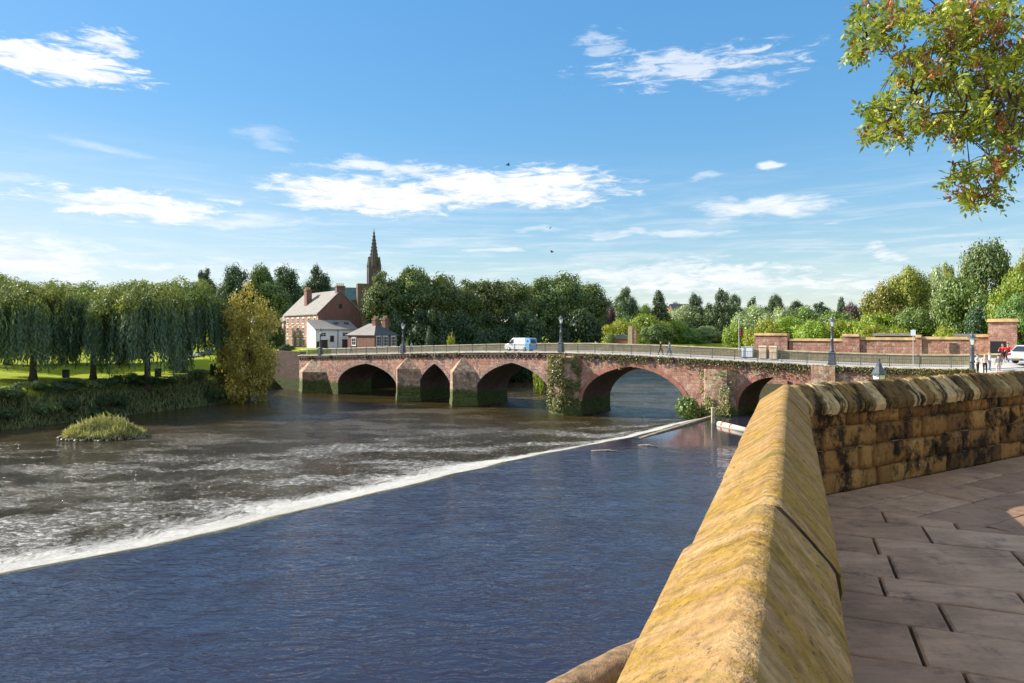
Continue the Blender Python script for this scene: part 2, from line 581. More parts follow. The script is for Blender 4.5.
M['vanwhite'] = paint('white_van_paint', (0.80, 0.80, 0.80))
M['vanblue'] = paint('blue_van_panel', (0.16, 0.42, 0.68))
M['silver'] = paint('silver_car_paint', (0.50, 0.54, 0.60), 0.25)
M['carwhite'] = paint('white_car_paint', (0.78, 0.78, 0.78))
M['carblue'] = paint('dark_blue_car_paint', (0.06, 0.10, 0.22))
M['orange'] = plain('orange_float', (0.62, 0.13, 0.05), 0.5, var=0.15, scale=4)
M['float'] = plain('pale_float', (0.62, 0.55, 0.46), 0.6, var=0.15, scale=4)
M['cabinet'] = plain('grey_cabinet', (0.55, 0.58, 0.62), 0.5, var=0.06)
M['pale'] = plain('pale_stone', (0.50, 0.40, 0.28), 0.9, var=0.2, scale=2, bump=0.3)
M['bin'] = plain('dark_green_bin', (0.02, 0.035, 0.025), 0.5)
M['bird'] = plain('bird_feathers', (0.06, 0.06, 0.065), 0.7)
M['driftwood'] = plain('grey_driftwood', (0.33, 0.28, 0.22), 0.9, var=0.25, scale=5)

# foliage colours: dark, mid, light
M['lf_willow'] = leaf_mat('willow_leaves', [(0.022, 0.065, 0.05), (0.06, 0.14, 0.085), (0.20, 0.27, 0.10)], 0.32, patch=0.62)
M['lf_willowtop'] = leaf_mat('willow_top_leaves', [(0.05, 0.10, 0.04), (0.16, 0.24, 0.06), (0.44, 0.46, 0.09)], 0.4, patch=0.55)  # lighter copy of the willow leaves, paints sunlight onto the crown tops
M['lf_gold'] = leaf_mat('golden_leaves', [(0.20, 0.18, 0.03), (0.44, 0.36, 0.07), (0.68, 0.52, 0.12)], 0.45, patch=0.6)
M['lf_lime'] = leaf_mat('lime_leaves', [(0.020, 0.052, 0.026), (0.062, 0.120, 0.042), (0.33, 0.37, 0.085)], 0.27, patch=0.6)
M['lf_dark'] = leaf_mat('dark_leaves', [(0.013, 0.036, 0.018), (0.032, 0.078, 0.030), (0.11, 0.16, 0.045)], 0.22)
M['lf_blue'] = leaf_mat('blue_green_leaves', [(0.04, 0.08, 0.045), (0.085, 0.135, 0.065), (0.20, 0.24, 0.10)], 0.22)
M['lf_bright'] = leaf_mat('bright_leaves', [(0.121, 0.215, 0.026), (0.278, 0.425, 0.044), (0.484, 0.586, 0.073)], 0.45)
M['lf_mid'] = leaf_mat('mid_green_leaves', [(0.074, 0.147, 0.041), (0.175, 0.290, 0.069), (0.379, 0.478, 0.115)], 0.4)
M['lf_yellow'] = leaf_mat('yellow_green_leaves', [(0.195, 0.256, 0.024), (0.366, 0.427, 0.037), (0.561, 0.561, 0.049)], 0.45)
M['lf_olive'] = leaf_mat('olive_leaves', [(0.100, 0.128, 0.024), (0.275, 0.290, 0.046), (0.507, 0.460, 0.072)], 0.38)
M['lf_pale'] = leaf_mat('pale_willow_leaves', [(0.14, 0.21, 0.09), (0.33, 0.42, 0.18), (0.56, 0.62, 0.30)], 0.42)
M['lf_purple'] = leaf_mat('copper_beech_leaves', [(0.049, 0.020, 0.034), (0.091, 0.034, 0.051), (0.146, 0.061, 0.067)], 0.2)
M['lf_bank'] = leaf_mat('bank_leaves', [(0.015, 0.037, 0.017), (0.037, 0.073, 0.024), (0.104, 0.146, 0.037)], 0.22)
M['lf_slope'] = leaf_mat('rough_grass', [(0.03, 0.06, 0.025), (0.085, 0.125, 0.045), (0.30, 0.31, 0.12)], 0.25, patch=0.75)
M['lf_ivy'] = leaf_mat('ivy_leaves', [(0.035, 0.055, 0.012), (0.12, 0.13, 0.03), (0.40, 0.33, 0.13)], 0.2)
M['lf_weed'] = leaf_mat('cornice_weeds', [(0.04, 0.045, 0.012), (0.10, 0.095, 0.025), (0.26, 0.20, 0.08)], 0.2)
M['lf_reed'] = leaf_mat('reed_blades', [(0.07, 0.09, 0.03), (0.26, 0.24, 0.07), (0.62, 0.54, 0.26)], 0.35, patch=0.8)
M['lf_near'] = leaf_mat('branch_leaves', [(0.03, 0.085, 0.012), (0.13, 0.25, 0.018), (0.56, 0.62, 0.06)], 0.5, patch=0.7)
M['lf_key'] = leaf_mat('winged_seeds', [(0.16, 0.02, 0.03), (0.32, 0.07, 0.05), (0.50, 0.22, 0.08)], 0.3)


def water_mat(name, deep, foam=False):
    m, t, b = mat_new(name)
    g = t.new('ShaderNodeNewGeometry').outputs['Position']
    b.inputs['IOR'].default_value = 1.33
    b.inputs['Specular IOR Level'].default_value = 0.62
    if not foam:
        # wind ripples running across the pool, broken into lighter and calmer cats' paws
        wob = t.vec('SCALE', t.vec('SUBTRACT', t.noise(g, 0.35, 3, 0.5, color=True), (0.5, 0.5, 0.5)), 1.6)
        p = t.vec('ADD', g, wob)
        r1 = t.noise(t.mapping(p, rot=(0, 0, R(38)), scale=(0.36, 1.9, 1)), 1.9, 3, 0.45, 0.2)
        r2 = t.noise(t.mapping(p, rot=(0, 0, R(62)), scale=(0.6, 2.0, 1)), 3.6, 2, 0.5)
        big = t.noise(t.mapping(g, rot=(0, 0, R(-35)), scale=(0.6, 1.6, 1)), 0.16, 3, 0.5)
        gy = t.new('ShaderNodeSeparateXYZ', {0: g}).outputs[1]
        amp = t.math('MULTIPLY', t.smooth(big, 0.3, 0.7, 0.5, 1.0), t.smooth(t.math('ADD', gy, t.math('MULTIPLY', big, 6.0)), 64.0, 58.0, 0.10, 1.0))
        h = t.math('MULTIPLY', t.math('MULTIPLY_ADD', r2, 0.35, r1), amp)
        t.put(b, 'Base Color', t.ramp(big, [(0.3, deep), (0.7, tuple(x * 1.25 for x in deep))]))
        b.inputs['Roughness'].default_value = 0.06
        t.put(b, 'Normal', t.bump(h, 0.8, 0.115))
        return m
    d = t.new('ShaderNodeAttribute', attribute_name='below').outputs['Fac']
    wob = t.vec('SCALE', t.vec('SUBTRACT', t.noise(g, 0.22, 4, 0.6, color=True), (0.5, 0.5, 0.5)), 5.0)
    pw = t.vec('ADD', g, wob)
    n1 = t.noise(t.mapping(pw, rot=(0, 0, R(-49)), scale=(1.5, 0.40, 1)), 0.8, 6, 0.68)
    n2 = t.noise(t.mapping(pw, rot=(0, 0, R(-49)), scale=(1.6, 0.9, 1)), 2.4, 6, 0.75, 0.5)
    n4 = t.noise(t.mapping(g, rot=(0, 0, R(20)), scale=(0.7, 1.9, 1)), 3.2, 5, 0.72)
    n3 = t.noise(t.mapping(pw, rot=(0, 0, R(-20)), scale=(0.6, 1.5, 1)), 0.13, 4, 0.6)
    # solid on the apron, torn into streaks below it, then flecks of foam and painted glints
    patch = t.smooth(n3, 0.40, 0.62)
    cov = t.smooth(d, 3.0, 16.0, 0.45, -0.05)
    cov = t.math('ADD', cov, t.math('MULTIPLY', t.smooth(d, 36.0, 12.0, 0.0, 0.07), patch))
    cov = t.math('ADD', cov, t.smooth(d, 70.0, 115.0, 0.0, 0.17))  # far foam also lightens the water, standing in for reflected sky
    tex = t.math('ADD', t.math('MULTIPLY', n2, 0.40), t.math('ADD', t.math('MULTIPLY', n1, 0.38), t.math('MULTIPLY', n4, 0.22)))
    fo = t.smooth(t.math('ADD', tex, cov), 0.64, 0.84)
    fl = t.noise(t.mapping(g, rot=(0, 0, R(8)), scale=(0.6, 1.0, 1)), 3.0, 5, 0.80)
    fl2 = t.smooth(t.math('ADD', fl, t.math('MULTIPLY_ADD', patch, t.smooth(d, 55.0, 15.0, 0.03, 0.11), t.smooth(d, 60.0, 8.0, -0.03, 0.045))), 0.625, 0.69, 0.0, 0.9)
    fo = t.math('MULTIPLY', t.math('MAXIMUM', fo, fl2), t.smooth(t.math('ADD', d, t.math('MULTIPLY', n1, 3.0)), 1.9, 3.4))
    body = t.ramp(n3, [(0.35, deep), (0.65, tuple(x * 1.5 for x in deep))])
    col = t.mix(fo, body, t.ramp(n2, [(0.3, (0.40, 0.38, 0.35)), (0.62, (0.70, 0.69, 0.66))]))
    lip = t.math('MULTIPLY', t.smooth(d, 0.0, 0.15), t.smooth(t.math('ADD', d, n1), 2.6, 1.2))
    col = t.mix(t.math('MULTIPLY', lip, t.smooth(n1, 0.35, 0.55, 0.3, 0.95)), col, (0.055, 0.062, 0.010))
    t.put(b, 'Base Color', col)
    chop = t.math('MAXIMUM', t.math('MULTIPLY', patch, t.smooth(d, 70.0, 30.0, 0.25, 1.0)), t.smooth(d, 60.0, 110.0))
    t.put(b, 'Roughness', t.math('ADD', t.math('MULTIPLY', fo, 0.35), t.math('MULTIPLY_ADD', chop, 0.40, 0.05)))
    t.put(b, 'Specular IOR Level', t.math('ADD', t.math('MULTIPLY_ADD', fo, -0.5, 0.55), t.math('MULTIPLY', chop, 0.6)))
    ch = t.noise(t.mapping(pw, rot=(0, 0, R(-10)), scale=(0.6, 1.5, 1)), 0.42, 7, 0.64)
    rough_amp = t.smooth(d, 75.0, 10.0, 0.6, 1.0)
    h = t.math('MULTIPLY_ADD', fo, 0.25, t.math('ADD', t.math('MULTIPLY', ch, rough_amp), t.math('MULTIPLY', t.math('MULTIPLY', n2, 0.5), t.smooth(d, 40, 5))))
    t.put(b, 'Normal', t.bump(h, 1.0, 0.62))
    return m


M['pool'] = water_mat('pool_water', (0.020, 0.020, 0.036))
M['rapids'] = water_mat('rapids_water', (0.034, 0.024, 0.009), True)


def ground_mat():
    m, t, b = mat_new('ground_grass_and_earth')
    g = t.new('ShaderNodeNewGeometry').outputs['Position']
    z = t.new('ShaderNodeSeparateXYZ', {0: g}).outputs[2]
    n = t.noise(g, 0.25, 5, 0.6)
    n2 = t.noise(g, 3.0, 5, 0.7)
    grass = t.ramp(n2, [(0.25, (0.16, 0.22, 0.010)), (0.75, (0.34, 0.40, 0.022))])
    grass = t.mix(t.smooth(n, 0.4, 0.7, 0, 0.5), grass, (0.36, 0.37, 0.04))
    earth = t.ramp(n2, [(0.3, (0.018, 0.018, 0.010)), (0.7, (0.06, 0.055, 0.03))])
    lo = t.smooth(t.math('ADD', z, t.math('MULTIPLY', n, 1.6)), 3.6, 5.2)
    t.put(b, 'Base Color', t.mix(lo, earth, grass))
    b.inputs['Roughness'].default_value = 1.0
    b.inputs['Specular IOR Level'].default_value = 0.1
    t.put(b, 'Normal', t.bump(n2, 0.6, 0.2))
    return m


M['ground'] = ground_mat()


def coping_mat():
    m, t, b = mat_new('lichen_sandstone')
    c = obj_co(t)
    a = t.mapping(c, rot=(0, 0, R(38)), scale=(1, 1, 0.6))
    s1 = t.noise(t.mapping(a, scale=(0.6, 6.0, 1)), 1.8, 7, 0.66)
    s2 = t.noise(t.mapping(a, scale=(2.0, 16.0, 1)), 3.2, 6, 0.75)
    n1 = t.noise(c, 1.3, 6, 0.65)
    n2 = t.noise(c, 22, 5, 0.7)
    n3 = t.noise(c, 6.0, 6, 0.7)
    col = t.ramp(s1, [(0.32, (0.235, 0.13, 0.055)), (0.5, (0.37, 0.225, 0.095)), (0.68, (0.47, 0.315, 0.15))])
    lich = t.math('MULTIPLY', t.smooth(t.math('MULTIPLY_ADD', s1, -0.7, t.math('ADD', s2, t.math('MULTIPLY', n1, 0.7))), 0.42, 0.60), t.smooth(n3, 0.33, 0.56, 0.15, 1.0))
    col = t.mix(t.math('MULTIPLY', lich, 0.70), col, (0.36, 0.225, 0.018))
    g = t.smooth(t.noise(c, 3.1, 6, 0.7), 0.53, 0.68, 0, 0.75)
    col = t.mix(g, col, (0.17, 0.13, 0.025))
    n6 = t.noise(t.vec('ADD', c, (1, 5, 2)), 2.2, 5, 0.7)
    dk = t.math('MULTIPLY', t.smooth(t.noise(c, 15, 6, 0.78), 0.54, 0.70, 0, 0.7), t.smooth(n6, 0.42, 0.62))
    col = t.mix(dk, col, (0.095, 0.062, 0.038))
    bed = t.noise(t.mapping(a, scale=(0.9, 26.0, 1)), 2.2, 4, 0.6)
    col = t.mix(t.math('MULTIPLY', t.smooth(bed, 0.57, 0.66, 0, 0.6), t.smooth(n1, 0.38, 0.6)), col, (0.15, 0.085, 0.035))
    pits = t.noise(c, 48, 3, 0.65)
    col = t.mix(t.math('MULTIPLY', t.smooth(pits, 0.60, 0.66, 0, 0.75), t.smooth(n3, 0.40, 0.58)), col, (0.09, 0.055, 0.03))
    wh = t.smooth(t.noise(t.vec('ADD', c, (3, 9, 4)), 8.0, 5, 0.72), 0.64, 0.72, 0, 0.7)
    col = t.mix(wh, col, (0.56, 0.52, 0.44))
    col = t.mix(0.65, col, t.ramp(n2, [(0.28, 0.25), (0.62, 1.0)]), 'MULTIPLY')
    t.put(b, 'Base Color', col)
    b.inputs['Roughness'].default_value = 0.92
    b.inputs['Specular IOR Level'].default_value = 0.2
    h = t.math('ADD', t.math('MULTIPLY_ADD', pits, -0.9, t.math('MULTIPLY', n2, 0.7)), t.math('ADD', t.math('MULTIPLY', s2, 0.22), t.math('MULTIPLY', n3, 0.15)))
    t.put(b, 'Normal', t.bump(h, 0.85, 0.013))
    return m


def darkstone_mat(name, cols, blackness, per_object=False):
    m, t, b = mat_new(name)
    c = obj_co(t)
    g = t.new('ShaderNodeObjectInfo').outputs['Random'] if per_object else t.new('ShaderNodeNewGeometry').outputs['Random Per Island']
    col = t.ramp(g, cols, 'CONSTANT' if per_object else 'LINEAR')
    n1 = t.noise(t.mapping(c, scale=(0.5, 1.6, 0.5) if per_object else (1, 1, 0.9)), 2.9, 8, 0.74)
    n2 = t.noise(c, 17, 6, 0.72)
    n3 = t.noise(t.vec('ADD', c, (5, 1, 2)), 5.0, 6, 0.7)
    col = t.mix(t.smooth(n3, 0.45, 0.7, 0, 0.6), col, (0.30, 0.17, 0.03))
    n5 = t.noise(t.vec('ADD', c, (2, 7, 3)), 9.0, 5, 0.7)
    col = t.mix(t.smooth(n5, 0.5, 0.68, 0, 0.75), col, (0.07, 0.042, 0.018))
    col = t.mix(t.smooth(n1, blackness, blackness + 0.12, 0, 0.94), col, (0.022, 0.016, 0.010))
    col = t.mix(0.6, col, t.ramp(n2, [(0.25, 0.35), (0.7, 1.0)]), 'MULTIPLY')
    wh = t.smooth(t.noise(t.vec('ADD', c, (8, 2, 6)), 6.0, 5, 0.75), 0.64, 0.70, 0, 0.55)
    col = t.mix(wh, col, (0.50, 0.45, 0.33))
    t.put(b, 'Base Color', col)
    b.inputs['Roughness'].default_value = 0.95
    b.inputs['Specular IOR Level'].default_value = 0.15
    h = t.math('ADD', t.math('MULTIPLY', n2, 0.5), n3)
    t.put(b, 'Normal', t.bump(h, 0.9, 0.03))
    return m


M['coping'] = coping_mat()
M['wallstone'] = darkstone_mat('weathered_wall_stone', [(0.0, (0.10, 0.05, 0.02)), (0.3, (0.44, 0.225, 0.07)), (0.5, (0.20, 0.095, 0.033)), (0.75, (0.50, 0.275, 0.085)), (1.0, (0.26, 0.14, 0.05))], 0.475)
M['capstone'] = darkstone_mat('weathered_cap_stone', [(0.0, (0.15, 0.095, 0.04)), (0.22, (0.56, 0.40, 0.18)), (0.46, (0.34, 0.23, 0.095)), (0.62, (0.66, 0.49, 0.25)), (0.86, (0.24, 0.155, 0.065))], 0.485, True)
M['deepjoint'] = plain('deep_joint', (0.05, 0.035, 0.02), 1.0, var=0.3, scale=8)
M['joint'] = plain('dark_mortar', (0.26, 0.17, 0.085), 1.0, var=0.3, scale=6, bump=0.4)


def flag_mat():
    m, t, b = mat_new('stone_flags')
    c = obj_co(t)
    g = t.new('ShaderNodeNewGeometry').outputs['Random Per Island']
    col = t.ramp(g, [(0.0, (0.38, 0.215, 0.12)), (0.5, (0.52, 0.305, 0.17)), (1.0, (0.62, 0.39, 0.235))])
    n1 = t.noise(c, 1.7, 6, 0.65)
    n2 = t.noise(c, 30, 5, 0.7)
    st = t.noise(t.mapping(c, rot=(0, 0, R(-30)), scale=(0.6, 5, 1)), 3.0, 6, 0.7)
    col = t.mix(t.smooth(n1, 0.4, 0.7, 0, 0.55), col, (0.17, 0.105, 0.065))
    col = t.mix(0.6, col, t.ramp(st, [(0.3, 0.4), (0.7, 1.0)]), 'MULTIPLY')
    dirt = t.smooth(t.noise(c, 4.5, 7, 0.75), 0.52, 0.66, 0, 0.6)
    col = t.mix(dirt, col, (0.09, 0.06, 0.04))
    col = t.mix(0.35, col, t.ramp(n2, [(0.25, 0.4), (0.7, 1.0)]), 'MULTIPLY')
    wh = t.smooth(t.noise(c, 11, 4, 0.7), 0.70, 0.75, 0, 0.5)
    col = t.mix(wh, col, (0.42, 0.38, 0.33))
    t.put(b, 'Base Color', col)
    t.put(b, 'Roughness', t.smooth(n1, 0.3, 0.7, 0.55, 0.8))
    t.put(b, 'Normal', t.bump(t.math('ADD', t.math('MULTIPLY', st, 0.8), t.math('MULTIPLY', n2, 0.4)), 0.5, 0.012))
    return m


M['flag'] = flag_mat()

# ------------------------------------------------------------------ terrain
POOL = 1.6
LEFT = [(-110, -90), (-76, 10), (-66, 50), (-58.8, 78.4), (-53.7, 89), (-47.5, 103), (-43.2, 114), (-45, 120), (-50, 127), (-53, 138), (-49.5, 138.9), (-41, 132.4), (-33, 141), (-22, 147), (-2, 158), (26, 196), (45, 226), (62, 262), (82, 288)]
RIGHT = [(96, 290), (97, 272), (84, 236), (60, 184), (49, 154), (42, 126), (42, 100), (44.5, 78), (38, 66.5), (20, 36), (3.2, 6.2), (-6, -14), (-40, -90)]
RIV = np.array(LEFT + RIGHT, float)
CP = np.array([(-90, 60, 4.3), (-75, 85, 4.3), (-62, 100, 4.4), (-52, 115, 4.7), (-70, 140, 5.2), (-50, 134, 7.4), (-42, 142, 7.9), (-30, 152, 7.9), (-48, 160, 8.0),
               (-15, 170, 6.5), (20, 215, 6), (60, 290, 6), (44, 72, 6.6), (50, 62, 6.6), (60, 56, 6.6), (52, 78, 6.6), (64, 85, 7.0), (40, 62, 6.6), (75, 60, 6.8), (85, 110, 6.5), (120, 150, 6), (10, 4, 8), (20, 20, 7), (34, 44, 6.6), (55, 140, 5), (70, 190, 5),
               (200, 260, 6), (150, 330, 5), (220, 460, 8), (400, 500, 12), (-160, 160, 8), (-120, 300, 12), (0, 330, 9), (-60, 260, 10), (100, 420, 9), (0, -60, 8), (600, 300, 14)], float)


def riverdist(x, y):
    """signed distance to the river outline, positive on land"""
    x = np.asarray(x, float)
    y = np.asarray(y, float)
    d = np.full(x.shape, 1e9)
    inside = np.zeros(x.shape, bool)
    n = len(RIV)
    for i in range(n):
        ax, ay = RIV[i]
        bx, by = RIV[(i + 1) % n]
        ex, ey = bx - ax, by - ay
        t = np.clip(((x - ax) * ex + (y - ay) * ey) / (ex * ex + ey * ey), 0, 1)
        d = np.minimum(d, np.hypot(x - ax - t * ex, y - ay - t * ey))
        c = ((ay > y) != (by > y))
        with np.errstate(divide='ignore', invalid='ignore'):
            xi = ax + (y - ay) * ex / (ey if ey else 1e-9)
        inside ^= c & (x < xi)
    return np.where(inside, -d, d)


def height(x, y):
    x = np.asarray(x, float)
    y = np.asarray(y, float)
    num = np.zeros(x.shape)
    den = np.zeros(x.shape)
    for cx, cy, h in CP:
        w = 1.0 / (((x - cx) ** 2 + (y - cy) ** 2) + 4.0) ** 1.5
        num += w * h
        den += w
    h = num / den
    d = riverdist(x, y)
    far = np.clip((np.hypot(x, y) - 350) / 900, 0, 1)
    h = h + far * 16
    w = np.where((x > 0.45 * y) & (y < 95), 1.6, np.where(y < 122, 7.5, 5.0))
    t = np.clip((d + 1.0) / w, 0, 1)
    t = t * t * (3 - 2 * t)
    wob = np.sin(x * 0.31 + 1.3 * np.sin(y * 0.17)) * np.cos(y * 0.27 + x * 0.11) * 0.28
    return -1.8 + (h + 1.8 + wob * np.clip((40 - d) / 40, 0.2, 1)) * t


def gz(x, y):
    return float(height(np.array([x]), np.array([y]))[0])


xs = np.concatenate([[-3500, -2000, -1200, -700, -450, -300, -220, -170], np.arange(-140, 150, 1.6), [160, 180, 220, 280, 360, 500, 800, 1300, 2200, 3500]])
ys = np.concatenate([[-400, -150, -60, -30], np.arange(-15, 230, 1.6), np.arange(234, 420, 6), [450, 520, 640, 850, 1300, 2200, 4000, 7000]])
GX, GY = np.meshgrid(xs, ys, indexing='ij')
GZ = height(GX, GY)
structure(grid_mesh('ground', np.stack([GX, GY, GZ], -1), M['ground']))

# ------------------------------------------------------------------ river: pool, weir apron, rapids
cr = [(-75, -31), (-50, -4), (-21, 28), (-16.4, 31.4), (-11.7, 37.7), (-4.5, 46.5), (2.26, 55.1), (7.5, 60.2), (12.1, 64.6), (17.0, 71.0), (21.1, 77.0), (31, 88), (60, 122), (180, 250), (330, 420)]
cr = np.array(cr, float)
seg = np.concatenate([[0], np.cumsum(np.hypot(*np.diff(cr, axis=0).T))])
tt = np.concatenate([np.arange(0, 215, 0.6), np.arange(220, seg[-1], 8)])
cx = np.interp(tt, seg, cr[:, 0])
cy = np.interp(tt, seg, cr[:, 1])
k = np.hanning(21)
k /= k.sum()


def smooth1(a):
    p = np.pad(a, 10, mode='reflect', reflect_type='odd')
    return np.convolve(p, k, mode='valid')


cx, cy = smooth1(cx), smooth1(cy)
jag = np.array([noise.noise(Vector((t_ * 0.35, 3.3, 0))) * 0.35 + noise.noise(Vector((t_ * 1.3, 8.3, 0))) * 0.12 for t_ in tt])
ND = np.array([-0.757, 0.653])
dd = np.concatenate([[0, 0.12, 0.3, 0.55], np.arange(0.9, 30, 0.55), np.arange(31, 110, 1.5), np.arange(115, 400, 10)])
Dg, Tg = np.meshgrid(dd, tt, indexing='ij')
jj = jag[None, :] * np.clip(1 - Dg / 6, 0, 1)
X = cx[None, :] + ND[0] * (Dg + jj)
Y = cy[None, :] + ND[1] * (Dg + jj)
ramp = np.clip(Dg / 9.5, 0, 1)
Zr = POOL * (1 - ramp ** 1.25 * (2 - ramp ** 1.25))
Zr = np.where(Dg < 0.05, POOL + 0.005, Zr)
turb = np.array([[noise.noise(Vector((a * 0.55, b_ * 0.55, 1.7))) + 0.6 * noise.noise(Vector((a * 1.3, b_ * 1.3, 4.1))) for a, b_ in zip(ra, rb)] for ra, rb in zip(X[:80], Y[:80])])
amp = np.zeros_like(Dg)
amp[:80] = turb
Zr = Zr + amp * 0.11 * np.clip((Dg - 1.0) / 6, 0, 1) * np.clip(1.6 - Dg / 45, 0.35, 1)
structure(grid_mesh('river_rapids', np.stack([X, Y, Zr], -1), M['rapids'], attr={'below': Dg * np.where(Dg < 1.5, 1.0, np.interp(cx, [-20, 0, 10, 18, 24], [1.0, 1.1, 1.6, 2.3, 2.6]))[...] if False else Dg * (1 + (np.interp(cx, [-20, 0, 10, 18, 24], [1.0, 1.1, 1.6, 2.3, 2.6])[None, :] - 1) * np.clip((Dg - 1) / 3, 0, 1) * np.clip((40 - Dg) / 25, 0, 1))}))
dp = np.concatenate([[0, -0.15, -0.4, -0.8], -np.arange(1.4, 40, 0.8), [-45, -60, -90, -140]])
Dp, Tp = np.meshgrid(dp, tt, indexing='ij')
jj = jag[None, :] * np.clip(1 + Dp / 4, 0, 1)
X = cx[None, :] + ND[0] * (Dp + jj)
Y = cy[None, :] + ND[1] * (Dp + jj)
structure(grid_mesh('river_pool', np.stack([X, Y, np.full_like(X, POOL) + 0.005 * (Dp >= 0)], -1)[::-1], M['pool']))

# ------------------------------------------------------------------ the bridge
BZ0, BSL = 101.25, 0.75
UX, UY = 0.8, -0.6


def bpt(px):
    d = (px - 512) / F
    z = BZ0 / (1 + BSL * d)
    return d * z, z


B0X, B0Y = bpt(561)


def bs(px):
    return (bpt(px)[0] - B0X) / UX


def bz(px, py):
    return EYE - (py - HOR) / F * bpt(px)[1]


BW = 8.0
top_pts = [(296, 355.6), (330, 354.8), (403, 353.2), (480, 351.8), (561, 352.1), (640, 355.0), (740, 360.6), (832, 365.2), (900, 367.6), (950, 368.4), (985, 368.0), (1040, 368)]
TS = np.array([bs(a) for a, b_ in top_pts])
TZ = np.array([bz(a, b_) for a, b_ in top_pts])


def topz(s):
    return float(np.interp(s, TS, TZ))


bridge = thing('stone_bridge', 'long red sandstone bridge of pointed and rounded arches across the river', 'bridge', (B0X, B0Y, 0), math.atan2(UY, UX))
S0, S1 = bs(299), bs(1000)
arches = []   # s0, s1, spring z, crown z, pointedness, red
for xl, xr, ys_, xc, yc, pt, red in [(338, 397, 381, 366, 363.5, 0.25, 0), (419, 451, 383, 435, 363.5, 0.6, 0), (476, 551, 388, 510, 362.5, 0.35, 0),
                                     (582, 687, 398, 632, 366.5, 0.15, 1), (738, 812, 403, 770, 377, 0.05, 1)]:
    arches.append((bs(xl), bs(xr), bz(xl, ys_) - 0.4, bz(xc, yc), pt, red))


def arch_z(a, s):
    s0, s1, zs, zc, pt, _ = a
    u = abs((s - s0) / (s1 - s0) * 2 - 1)
    u = min(u, 1.0)
    ell = math.sqrt(max(0, 1 - u ** 2))
    tri = (1 - u) ** 0.75
    return zs + (zc - zs) * ((1 - pt) * ell + pt * tri)


def arch_samples(a, n=44):
    s0, s1 = a[:2]
    return [s0 + (s1 - s0) * (0.5 - 0.5 * math.cos(PI * i / n)) for i in range(n + 1)]


fac, vaults = MB(), []
CORN = 0.42          # cornice height
cur = S0


def wallpiece(mb, sa, sb, step=1.5):
    n = max(1, int((sb - sa) / step))
    for i in range(n):
        a, b_ = sa + (sb - sa) * i / n, sa + (sb - sa) * (i + 1) / n
        za, zb = topz(a) - CORN, topz(b_) - CORN
        mb.add([(a, 0, -1.5), (b_, 0, -1.5), (b_, 0, zb), (a, 0, za)], [(0, 1, 2, 3)])
        mb.add([(a, BW, -1.5), (b_, BW, -1.5), (b_, BW, zb), (a, BW, za)], [(3, 2, 1, 0)])


for a in arches:
    wallpiece(fac, cur, a[0])
    ss = arch_samples(a)
    vm, rg = MB(), MB()
    for i in range(len(ss) - 1):
        p, q = ss[i], ss[i + 1]
        zp, zq = arch_z(a, p), arch_z(a, q)
        fac.add([(p, 0, zp), (q, 0, zq), (q, 0, topz(q) - CORN), (p, 0, topz(p) - CORN)], [(0, 1, 2, 3)])
        fac.add([(p, BW, zp), (q, BW, zq), (q, BW, topz(q) - CORN), (p, BW, topz(p) - CORN)], [(3, 2, 1, 0)])
        vm.add([(p, 0, zp), (q, 0, zq), (q, BW, zq), (p, BW, zp)], [(3, 2, 1, 0)])
    for s_, fl in ((a[0], 1), (a[1], -1)):
        f = (0, 1, 2, 3) if fl > 0 else (3, 2, 1, 0)
        vm.add([(s_, 0, -1.5), (s_, 0, a[2]), (s_, BW, a[2]), (s_, BW, -1.5)], [f])
    # voussoir ring, two receding orders
    for wd, y0, y1, off in ((0.55, -0.07, 0.10, 0.0),):
        n = len(ss)
        inn, outp = [], []
        for i, s_ in enumerate(ss):
            s_a, s_b = ss[max(i - 1, 0)], ss[min(i + 1, n - 1)]
            tx, tz = s_b - s_a, arch_z(a, s_b) - arch_z(a, s_a)
            l = math.hypot(tx, tz) or 1
            nx, nz = -tz / l, tx / l
            inn.append((s_, arch_z(a, s_) - 0.02))
            zo = min(arch_z(a, s_) + nz * wd, topz(s_) - CORN - 0.03)
            outp.append((s_ + nx * wd, zo))
        for i in range(n - 1):
            v = [(*inn[i],), (*inn[i + 1],), (*outp[i + 1],), (*outp[i],)]
            vs = [(p_[0], y0, p_[1]) for p_ in v] + [(p_[0], y1, p_[1]) for p_ in v]
            rg.add(vs, [(0, 1, 2, 3), (1, 0, 4, 5), (3, 2, 6, 7)])
    vaults.append((vm, rg, a[5]))
    cur = a[1]
wallpiece(fac, cur, S1)
fac.add([(S1, 0, -1.5), (S1, BW, -1.5), (S1, BW, topz(S1) - CORN), (S1, 0, topz(S1) - CORN)], [(0, 1, 2, 3)])
fac.add([(S0, 0, -1.5), (S0, BW, -1.5), (S0, BW, topz(S0) - CORN), (S0, 0, topz(S0) - CORN)], [(3, 2, 1, 0)])
fac.build('spandrel_wall', M['bridge'], bridge)
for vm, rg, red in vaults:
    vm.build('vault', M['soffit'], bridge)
    rg.build('arch_ring', M['redring' if red else 'ring'], bridge)


